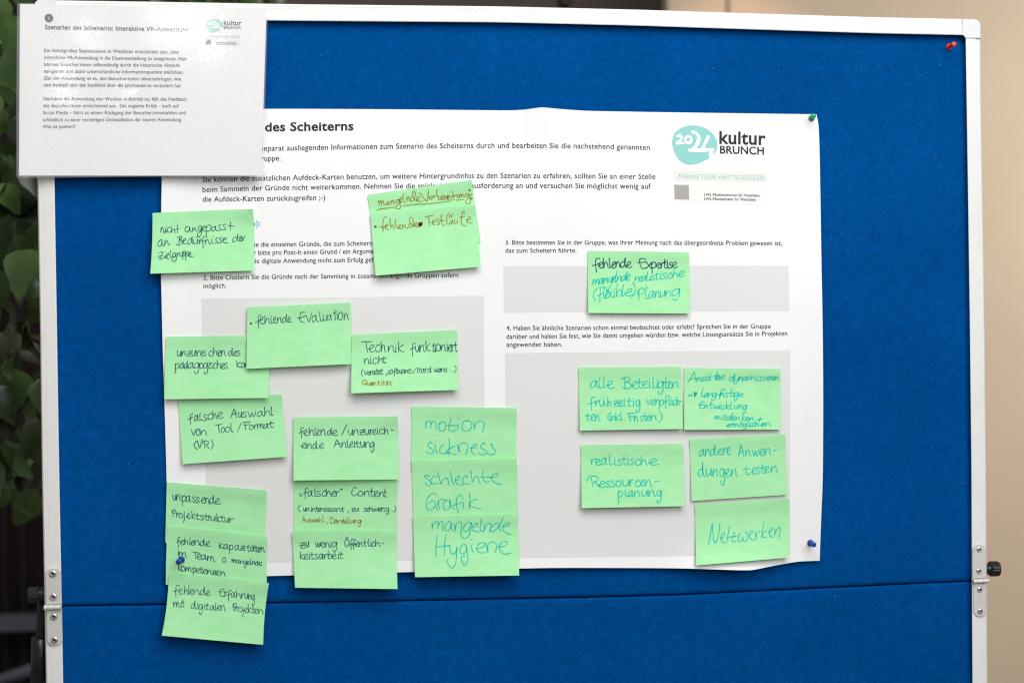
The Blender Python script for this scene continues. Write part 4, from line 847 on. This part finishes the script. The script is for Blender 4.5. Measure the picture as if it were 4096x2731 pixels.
note('green sticky note "schlechte Grafik" in teal, second of the third stack',
     [(1646.8, 1842.3), (2067, 1833.4), (2073.6, 2079.9), (1654, 2085)], 2.1, .0003,
     [('handwriting', 'tealink', traced(ZK, '(382,1192)(340,1172)(312,1180)(310,1200)(345,1225)(390,1260)(410,1300)(395,1335)(360,1340)(332,1315)(318,1290)|(490,1215)(488,1185)(460,1188)(425,1220)(408,1265)(418,1302)(470,1310)(532,1300)|(505,1122)(530,1180)(545,1250)(560,1310)|(560,1308)(595,1250)(645,1218)(672,1235)(680,1280)(692,1325)|(708,1108)(722,1180)(738,1260)(770,1328)|(785,1250)(830,1245)(862,1215)(850,1188)(820,1195)(790,1235)(800,1290)(840,1322)(890,1326)(918,1318)|(968,1225)(985,1210)(965,1182)(930,1195)(908,1245)(920,1295)(960,1312)(1028,1308)|(1035,1098)(1042,1190)(1055,1278)|(1055,1278)(1090,1215)(1125,1188)(1145,1220)(1155,1275)(1182,1305)|(1230,1108)(1215,1165)(1222,1225)(1250,1270)(1290,1285)(1322,1270)|(1168,1202)(1250,1203)(1335,1205)|(1330,1215)(1390,1210)(1440,1185)(1450,1155)(1425,1142)(1385,1165)(1358,1210)(1370,1260)(1430,1300)(1515,1318)')
       + traced(ZLL, '(487,80)(475,52)(440,45)(390,75)(350,130)(328,210)(342,280)(385,308)(430,290)(470,245)|(362,212)(395,175)(440,165)(470,190)(485,250)(512,322)|(508,178)(520,230)(545,292)|(530,220)(530,170)(560,145)(600,138)(640,155)|(672,158)(640,160)(608,195)(598,250)(615,290)(650,305)(690,285)(710,230)(700,150)|(700,150)(710,220)(745,275)(782,288)|(892,105)(870,70)(845,68)(820,110)(805,180)(808,250)(825,310)(843,358)|(755,238)(830,210)(908,185)(912,230)(922,285)|(900,125)(915,140)|(1008,48)(1018,120)(1012,200)(1005,288)|(1142,148)(1095,145)(1040,175)(1010,215)(1025,245)(1090,268)(1185,290)'))], curl={'tr': .001})
note('green sticky note "mangelnde Hygiene" in teal, lowest of the third stack',
     [(1651.9, 2064.6), (2070.3, 2056.2), (2076.6, 2300.1), (1660.3, 2306.9)], 3.2, .006,
     [('handwriting', 'tealink', traced(ZLL, '(420,525)(428,570)(427,608)|(430,560)(455,510)(490,490)(520,500)(524,545)(510,592)|(522,545)(550,500)(580,492)(600,515)(592,580)(595,635)|(725,520)(710,487)(680,495)(640,540)(628,595)(645,630)(680,628)(715,585)(730,520)|(730,515)(715,560)(735,610)(768,640)|(768,518)(780,570)(792,640)|(792,620)(800,550)(830,502)(868,495)(890,525)(885,590)(878,655)|(1040,520)(1010,502)(960,520)(920,580)(920,630)(955,648)(1000,615)(1035,555)(1042,515)|(1042,515)(1025,600)(1010,690)(970,745)(925,752)(885,715)(875,670)(895,652)|(1055,580)(1100,575)(1135,545)(1140,515)(1110,515)(1070,545)(1050,590)(1065,625)(1110,645)(1180,648)|(1198,448)(1188,520)(1178,590)(1190,630)(1235,648)|(1240,530)(1242,580)(1240,638)|(1245,615)(1270,550)(1305,520)(1345,525)(1350,570)(1320,655)|(1475,530)(1440,515)(1390,540)(1345,600)(1345,635)(1380,645)(1430,610)(1475,550)|(1540,422)(1500,510)(1480,590)(1500,642)|(1540,570)(1590,560)(1632,535)(1632,512)(1595,512)(1550,545)(1528,590)(1550,640)(1600,672)(1660,690)|(508,708)(495,800)(485,900)(485,980)(498,1032)|(648,685)(630,780)(620,900)(622,1020)|(498,888)(570,875)(700,865)|(700,852)(705,920)(715,975)(745,998)(790,975)(812,930)(818,888)|(818,888)(805,960)(805,1060)(790,1150)(755,1208)(725,1210)(680,1160)(655,1105)(675,1082)|(962,880)(940,848)(905,852)(868,900)(862,960)(885,992)(925,990)(958,950)(965,880)|(965,880)(972,960)(988,1040)(975,1110)(945,1175)(915,1160)(885,1090)(885,1045)(940,1027)|(1042,860)(1050,920)(1068,978)|(1028,772)(1050,765)|(1125,908)(1180,902)(1240,875)(1252,840)(1215,818)(1160,840)(1122,890)(1135,945)(1190,978)(1250,975)(1315,958)|(1268,825)(1285,890)(1295,952)|(1295,930)(1300,860)(1345,812)(1395,812)(1435,855)(1435,910)(1405,970)|(1475,885)(1540,880)(1595,850)(1600,810)(1560,798)(1505,825)(1475,880)(1490,945)(1535,990)(1590,998)(1662,980)'))])
note('green sticky note "alle Beteiligten frühzeitig verpflichten (inkl. Fristen)" in teal',
     [(2314.9, 1469.2), (2724.3, 1466.1), (2731.8, 1714.9), (2319.6, 1721.2)], 1, .0055,
     [('handwriting', 'tealink', W(ZM, 'alle', '350-512 488-608 592-668 668-808', 540, 555, 140, 1.5)
       + W(ZM, 'Beteiligten', '950-1152 1158-1282 1250-1382 1368-1482 1478-1542 1552-1642 1638-1682 1662-1792 1775-1888 1868-1948 1948-2085', 552, 545, 125, 1.75)
       + W(ZM, 'frühzeitig', '312-442 438-530 520-638 678-768 798-908 898-988 988-1042 1058-1152 1178-1208 1228-1332', 905, 900, 118, 1.65)
       + W(ZM, 'verpflich-', '1448-1532 1538-1622 1622-1692 1688-1802 1788-1882 1888-1928 1933-1965 1968-2042 2040-2100 2105-2132', 880, 876, 108, 1.55)
       + W(ZM, 'ten', '243-350 350-442 442-535', 1182, 1190, 112, 1.45) + W(ZM, '(inkl.', '680-765 728-758 765-848 838-928 938-972 1005-1032', 1178, 1176, 92, 1.65)
       + W(ZM, 'Fnsten)', '1065-1240 1205-1285 1328-1388 1388-1462 1448-1532 1528-1652 1685-1780', 1200, 1176, 95, 1.75))])
note('green sticky note "Ansätze dynamisieren" in slanting teal, five crowded lines',
     [(2736.7, 1470), (3121.4, 1475.1), (3122.9, 1717.6), (2737.1, 1718.2)], 1, .0045,
     [('handwriting', 'tealink', [(P, .95) for P, w in W(ZN, 'Ansätze', '262-440 425-522 508-606 598-712 750-855 792-882 872-975', 432, 372, 78, 2.3, .3)
       + W(ZN, 'dynamisieren', '1060-1172 1165-1255 1250-1332 1328-1422 1428-1590 1588-1628 1638-1722 1732-1768 1788-1862 1852-1902 1898-1962 1958-2035', 402, 398, 80, 1.7, .3, .6)
       + W(ZN, '=', '265-340', 735, 728, 55) + W(ZN, 'langfristige', '488-602 568-652 648-752 722-818 832-952 878-932 928-985 978-1052 1048-1145 1128-1175 1158-1242 1248-1342', 718, 720, 75, 2.2, .22)
       + W(ZN, 'Entwicklung', '450-562 572-652 658-752 758-872 862-900 902-978 988-1078 1072-1145 1158-1238 1252-1332 1328-1412', 945, 960, 74, 1.8, .2, 1.1)
       + W(ZN, 'mitdenken', '778-882 884-932 938-1002 1010-1120 1115-1182 1188-1282 1300-1402 1390-1452 1458-1552', 1155, 1192, 68, 1.95, .3)
       + W(ZN, '+', '1605-1715', 1215, 1205, 62, 1.7, .15) + W(ZN, 'ermöglichen', '1003-1098 1088-1142 1140-1255 1268-1332 1333-1405 1428-1468 1468-1502 1508-1572 1568-1652 1678-1772 1768-1885', 1312, 1290, 62, 1.6, .12, .8)])],
     extra=lambda hf, r: [blob('arrow_head', ZN, [(352, 628), (400, 622), (442, 628), (425, 680), (376, 738), (368, 690), (372, 650)], 'teald', hf, r)])
note('green sticky note "realistische Ressourcenplanung" in teal, below the note "alle Beteiligten"',
     [(2324.1, 1778.8), (2733.9, 1773.7), (2738.6, 2023.1), (2327.1, 2031.2)], 1, .006,
     [('handwriting', 'tealink', W(ZO, 'realistische', '353-472 448-552 558-685 698-792 790-872 883-972 958-1070 1075-1102 1133-1208 1223-1332 1328-1468 1485-1680', 585, 582, 118, 1.65)
       + W(ZO, 'Ressourcen-', '298-532 508-658 652-742 752-838 838-962 972-1128 1118-1188 1218-1342 1328-1412 1418-1558 1610-1702', 1022, 985, 118, 1.95)
       + W(ZO, 'planung', '878-998 1008-1112 1083-1202 1198-1332 1348-1482 1482-1628 1642-1752', 1208, 1192, 110, 1.2, 0, 1.15))])
note('green sticky note "andere Anwendungen testen" in teal, tilted',
     [(2758.7, 1754.8), (3141.8, 1736.5), (3148.2, 1977.6), (2766.3, 2002.6)], 1, .003,
     [('handwriting', 'tealink', W(ZP, 'andere', '378-468 466-562 552-648 662-748 752-808 808-872', 488, 455, 100, 1.6)
       + W(ZP, 'Anwen-', '990-1092 1098-1192 1212-1318 1322-1402 1402-1508 1550-1592', 500, 458, 103, 1.75)
       + W(ZP, 'dungen', '363-472 478-582 588-678 693-782 785-862 872-978', 800, 800, 118, 1.85, 0, 1.1)
       + W(ZP, 'testen', '1063-1188 1200-1262 1266-1334 1328-1418 1403-1478 1498-1612', 782, 728, 103, 1.6))])
note('green sticky note "Netzwerken" in teal at the lower right of the poster',
     [(2779.6, 2015.4), (3157.2, 1992.7), (3154.8, 2228.7), (2784.6, 2260)], 1, .006,
     [('handwriting', 'tealink', [(P, .92) for P, w in traced(ZQ, '(498,820)(520,700)(555,505)|(558,505)(565,620)(575,730)(600,785)(635,720)(662,600)(672,495)|(675,712)(715,705)(740,670)(738,640)(708,640)(690,690)(695,750)(730,785)(775,770)|(815,540)(800,620)(785,700)(790,760)|(772,715)(820,695)(920,685)|(872,625)(890,640)(880,670)(850,740)(870,765)(915,765)|(968,635)(950,690)(950,750)(975,770)(1000,740)(1015,700)|(1015,700)(1020,750)(1050,760)(1080,720)(1080,660)(1055,612)|(1108,660)(1140,650)(1160,620)(1140,602)(1118,630)(1115,690)(1145,735)(1200,742)|(1195,612)(1205,670)(1215,722)|(1212,690)(1225,640)(1270,610)|(1328,465)(1310,580)(1295,715)|(1370,600)(1330,625)(1302,665)(1320,695)(1372,710)|(1388,635)(1420,620)(1450,600)(1455,570)(1430,572)(1408,620)(1420,680)(1475,698)|(1492,580)(1490,640)(1485,672)|(1490,650)(1525,580)(1570,550)(1565,630)(1552,710)')])])

# ================================================================ PUSH PINS
def pin(label, base, head, h0, mm, r_fl=.0042, L=.0175):
    A = U(*base, h0); B = U(*head, h0+L); d = (B-A); D = d.normalized(); Ln = d.length
    a = D.orthogonal().normalized(); b = D.cross(a)
    root = empty('push_pin', A, label, 'push pin', 'push pins in the pinboard')
    prof = [(0, -.0002), (.90, 0), (1.0, .0008), (.98, .0016), (.78, .0026), (.5, .0034), (.42, .0050), (.40, .0085), (.46, .0115), (.62, .0132), (.76, .0140), (.81, .0152), (.80, .0164), (.72, .0172), (.4, .0176), (0, .0177)]
    V = []; F = []; n = 20
    for pr, z in prof:
        for i in range(n): V.append(A+D*(z/.0177*Ln)+(a*math.cos(2*math.pi*i/n)+b*math.sin(2*math.pi*i/n))*pr*r_fl)
    for k in range(len(prof)-1):
        for i in range(n): F.append((k*n+i, k*n+(i+1) % n, (k+1)*n+(i+1) % n, (k+1)*n+i))
    o = mobj('grip', V, F, mm, root, smooth=True)
    tube('needle', [A-D*.006, A+D*.0003], .0006, M['steel'], root, 8)
def pinmat(name, c): 
    m = mat(name, c, .22, .5); m.node_tree.nodes['Principled BSDF'].inputs['Subsurface Weight'].default_value = .0; return m
PR = pinmat('red_plastic', (.80, .045, .02)); PG = pinmat('green_plastic', (.0, .36, .16)); PB = pinmat('blue_plastic', (.008, .055, .36))
pin('red push pin in the bare felt near the upper right corner', (3795, 189), (3818, 177), .0, PR)
pin('green push pin at the top right corner of the poster', (3246, 473), (3255.5, 463), poster_h(3246, 473)+.0002, PG, .0041)
pin('blue push pin at the lower right corner of the poster', (3241, 2169.5), (3256.6, 2177.8), poster_h(3241, 2169)+.0002, PB)
pin('blue push pin stuck through the sticky note of the lower left stack', (726, 2236), (712.5, 2247.8), KH(726, 2236)+.0003, PB, .0043)

# ================================================================ BACKGROUND
def struct(name, V, F, m, parent=None, kind='structure'):
    o = mobj(name, V, F, m, parent)
    if kind: o['kind'] = kind
    return o
M['beige'] = noise_mat('beige_wall_panel', (.64, .53, .415), (.67, .56, .44), 3, .6, .2)
M['brownw'] = noise_mat('brown_ceiling_panel', (.155, .125, .115), (.175, .14, .125), 3, .55, .3)
M['floor'] = noise_mat('floor_linoleum', (.20, .17, .15), (.23, .19, .165), 4, .4, .4)
V, F = boxv(-6, 8, -6, 9, -.05, 0); struct('floor', V, F, M['floor'])
YW = 3.2
xl = UY(2672, 30, YW).x; xj = UY(2911, 30, YW).x
wall = empty('wall', (xl, YW, 0), None, None); wall['kind'] = 'structure'
for a, b in ((xl, xj-.006), (xj+.006, 7.5)):
    V, F = boxv(a, b, YW, YW+.08, 0, 3.6); mobj('wall_panel', V, F, M['beige'], wall)
V, F = boxv(xl+.01, 7.4, YW+.08, YW+.12, 0, 3.6); mobj('wall_core', V, F, mat('dark_joint', (.05, .04, .035), .8), wall)
# sloping brown upper wall behind the plant side
YB = 4.6
V, F = boxv(-6, UY(2680, 20, YB).x+.4, YB, YB+.1, 0, 4.2); struct('back_wall', V, F, M['brownw'])
# ceiling spotlight, only its lower end shows above the frame
sp = empty('ceiling_spotlight', UY(2275, 8, 2.4), 'dark blurred ceiling spotlight above the top frame rail', 'spotlight')
tube('lamp_housing', [UY(2330, -40, 2.4), UY(2262, 10, 2.4), UY(2240, 22, 2.4)], .019, M['black'], sp, 14, 1.15)
tube('bracket', [UY(2330, -38, 2.4), UY(2350, -160, 2.4)], .012, M['black'], sp)
# dark window with slatted blind, lower left
YV = 2.3
M['blind'] = noise_mat('dark_blind_slat', (.066, .036, .040), (.09, .058, .064), 6, .45, .4)
M['blindb'] = mat('dark_backing', (.012, .009, .011), .7)
bl_ = empty('window_blind', UY(100, 2731, YV), 'dark slatted window blind behind the plant and left frame', 'window blind')
x0 = UY(-500, 2300, YV).x; x1 = UY(900, 2300, YV).x; z1 = UY(80, -60, YV).z; z0 = UY(80, 2690, YV).z
V, F = boxv(x0, x1, YV+.04, YV+.05, z0-.02, z1); mobj('backing', V, F, M['blindb'], bl_)
V = []; F = []; z = z0; k = 0
while z < z1:
    n = len(V); tilt = .012
    V += [(x0, YV+.014, z), (x1, YV+.014, z+.0), (x1, YV, z+.0135), (x0, YV, z+.0135), (x0, YV+.016, z+.0005), (x1, YV+.016, z+.0005), (x1, YV+.002, z+.0140), (x0, YV+.002, z+.0140)]
    F += [(n, n+1, n+2, n+3), (n+7, n+6, n+5, n+4), (n+3, n+2, n+6, n+7), (n, n+4, n+5, n+1)]; z += .0172
sl = mobj('slats', V, F, M['blind'], bl_); sl['kind'] = 'stuff'
for px in (22, 95):
    V, F = boxv(UY(px, 2300, YV).x-.007, UY(px, 2300, YV).x+.007, YV-.008, YV-.004, z0, z1); mobj('ladder_tape', V, F, M['blindb'], bl_)
M['rail'] = noise_mat('blue_grey_metal', (.10, .105, .15), (.13, .14, .19), 5, .35, .5)
a = UY(-150, 2770, YV-.25); b = UY(400, 2588, YV-.25)
tube('hand_rail', [a, b], .017, M['rail'], None, 14)
hr = [o for o in bpy.data.objects if o.name.startswith('hand_rail')][0]; tag(hr, 'blurred blue-grey metal rail slanting across the bottom left corner', 'rail')
ba = UY(-200, 2500, YV-.12); bb = UY(700, 2470, YV-.12)
V, F = boxv(ba.x, bb.x, YV-.12, YV-.08, ba.z-.021, ba.z+.021); mobj('light_patch_bar', V, F, M['rail'], bl_)  # added bar, its pale blue-grey stands in for a patch of reflected light
sill = boxv(x0, x1, YV-.4, YV+.05, z0-.14, z0-.02); o = mobj('window_sill', *sill, M['blindb'], bl_)

# potted ficus
def leaf_mesh(name, seed):
    rr = random.Random(seed); V = []; F = []; n = 7; bend = rr.uniform(.15, .45)
    for k in range(n+1):
        t = k/n; w = .33*math.sin(math.pi*min(t*1.02, 1)**.75)*(1-t**6)+(.015 if t > .9 else .0); 
        if t > .82: w = .33*.55*(1-t)/.18*.9
        y = -t; z = -bend*t*t
        V += [(-w, y, z+w*.35), (0, y, z), (w, y, z+w*.35)]
    for k in range(n):
        a = k*3
        F += [(a, a+1, a+4, a+3), (a+1, a+2, a+5, a+4)]
    me = bpy.data.meshes.new(name); me.from_pydata(V, [], F); me.materials.append(M['leaf']); me.polygons.foreach_set('use_smooth', [True]*len(F)); me.update(); return me
m = noise_mat('ficus_leaf', (.034, .074, .018), (.056, .112, .028), 3, .36, .45); M['leaf'] = m
nt = m.node_tree; oi = nt.nodes.new('ShaderNodeObjectInfo'); hs = nt.nodes.new('ShaderNodeHueSaturation')
mr = nt.nodes.new('ShaderNodeMapRange'); mr.inputs[3].default_value = .18; mr.inputs[4].default_value = 1.35
bn = nt.nodes['Principled BSDF']; src = bn.inputs['Base Color'].links[0].from_socket
nt.links.new(oi.outputs['Random'], mr.inputs[0]); nt.links.new(mr.outputs[0], hs.inputs['Value']); nt.links.new(src, hs.inputs['Color']); nt.links.new(hs.outputs[0], bn.inputs['Base Color'])
M['bark'] = noise_mat('ficus_bark', (.06, .035, .022), (.10, .06, .04), 40, .8, .2, bump=.4)
M['pot'] = noise_mat('dark_pot', (.03, .03, .032), (.04, .04, .042), 20, .5, .4)
px0 = UY(560, 1200, .85)
fic = empty('ficus_plant', (px0.x, .85, 0), 'dense dark green ficus with large drooping leaves behind the left frame', 'plant')
rr = random.Random(4); LM = [leaf_mesh('leaf', s) for s in range(5)]
floc = Vector(fic.location)
tube('trunk', [(px0.x+.02, .85, .35), (px0.x-.02, .86, 1.0), (px0.x+.03, .85, 1.6), (px0.x, .84, 2.2)], .022, M['bark'], fic, 10, .5)
V = []; F = []; n = 24
for pr, z in ((.0, .0), (.13, .0), (.17, .34), (.18, .36), (.16, .36), (.155, .32), (0, .32)):
    for i in range(n): V.append((px0.x+pr*math.cos(2*math.pi*i/n), .85+pr*math.sin(2*math.pi*i/n), z))
for k in range(6):
    for i in range(n): F.append((k*n+i, k*n+(i+1) % n, (k+1)*n+(i+1) % n, (k+1)*n+i))
mobj('pot', V, F, M['pot'], fic, smooth=True)
for k in range(9):
    z = 1.15+k*.13; s = -1 if k % 2 else 1
    e = Vector((px0.x+s*rr.uniform(.1, .35), .85+rr.uniform(-.35, .1), z+.25))
    tube('branch', [(px0.x, .85, z), (px0.x+(e.x-px0.x)*.5, (.85+e.y)/2, z+.18), tuple(e), (e.x+s*.05, e.y-.03, e.z-.12)], .006, M['bark'], fic, 6, .35)
cnt = 0
while cnt < 298:
    if cnt < 232:
        px = rr.uniform(-140, 210); py = rr.uniform(-60, 1960); y = .42+.75*rr.random()**1.3
        if py > 1800 and rr.random() < .5: continue
        if 1120 < py < 1290 and y > .6 and rr.random() < .8: continue
    else:
        px = rr.uniform(-60, 1150); py = rr.uniform(-200, 60) if px > 250 else rr.uniform(-150, 300); y = rr.uniform(.5, 1.1)
        if px > 300 and py > -25 and not (530 < px < 760): py -= 70
    p = UY(px, py, y)
    o = bpy.data.objects.new('leaf', LM[cnt % 5]); COL.objects.link(o); o.parent = fic; o.location = p-floc
    s = rr.uniform(.048, .084); o.scale = (s*rr.uniform(.95, 1.3), s, s)
    o.rotation_euler = (R(rr.uniform(40, 105)), R(rr.uniform(-45, 45)), R(rr.uniform(-75, 75)))
    cnt += 1
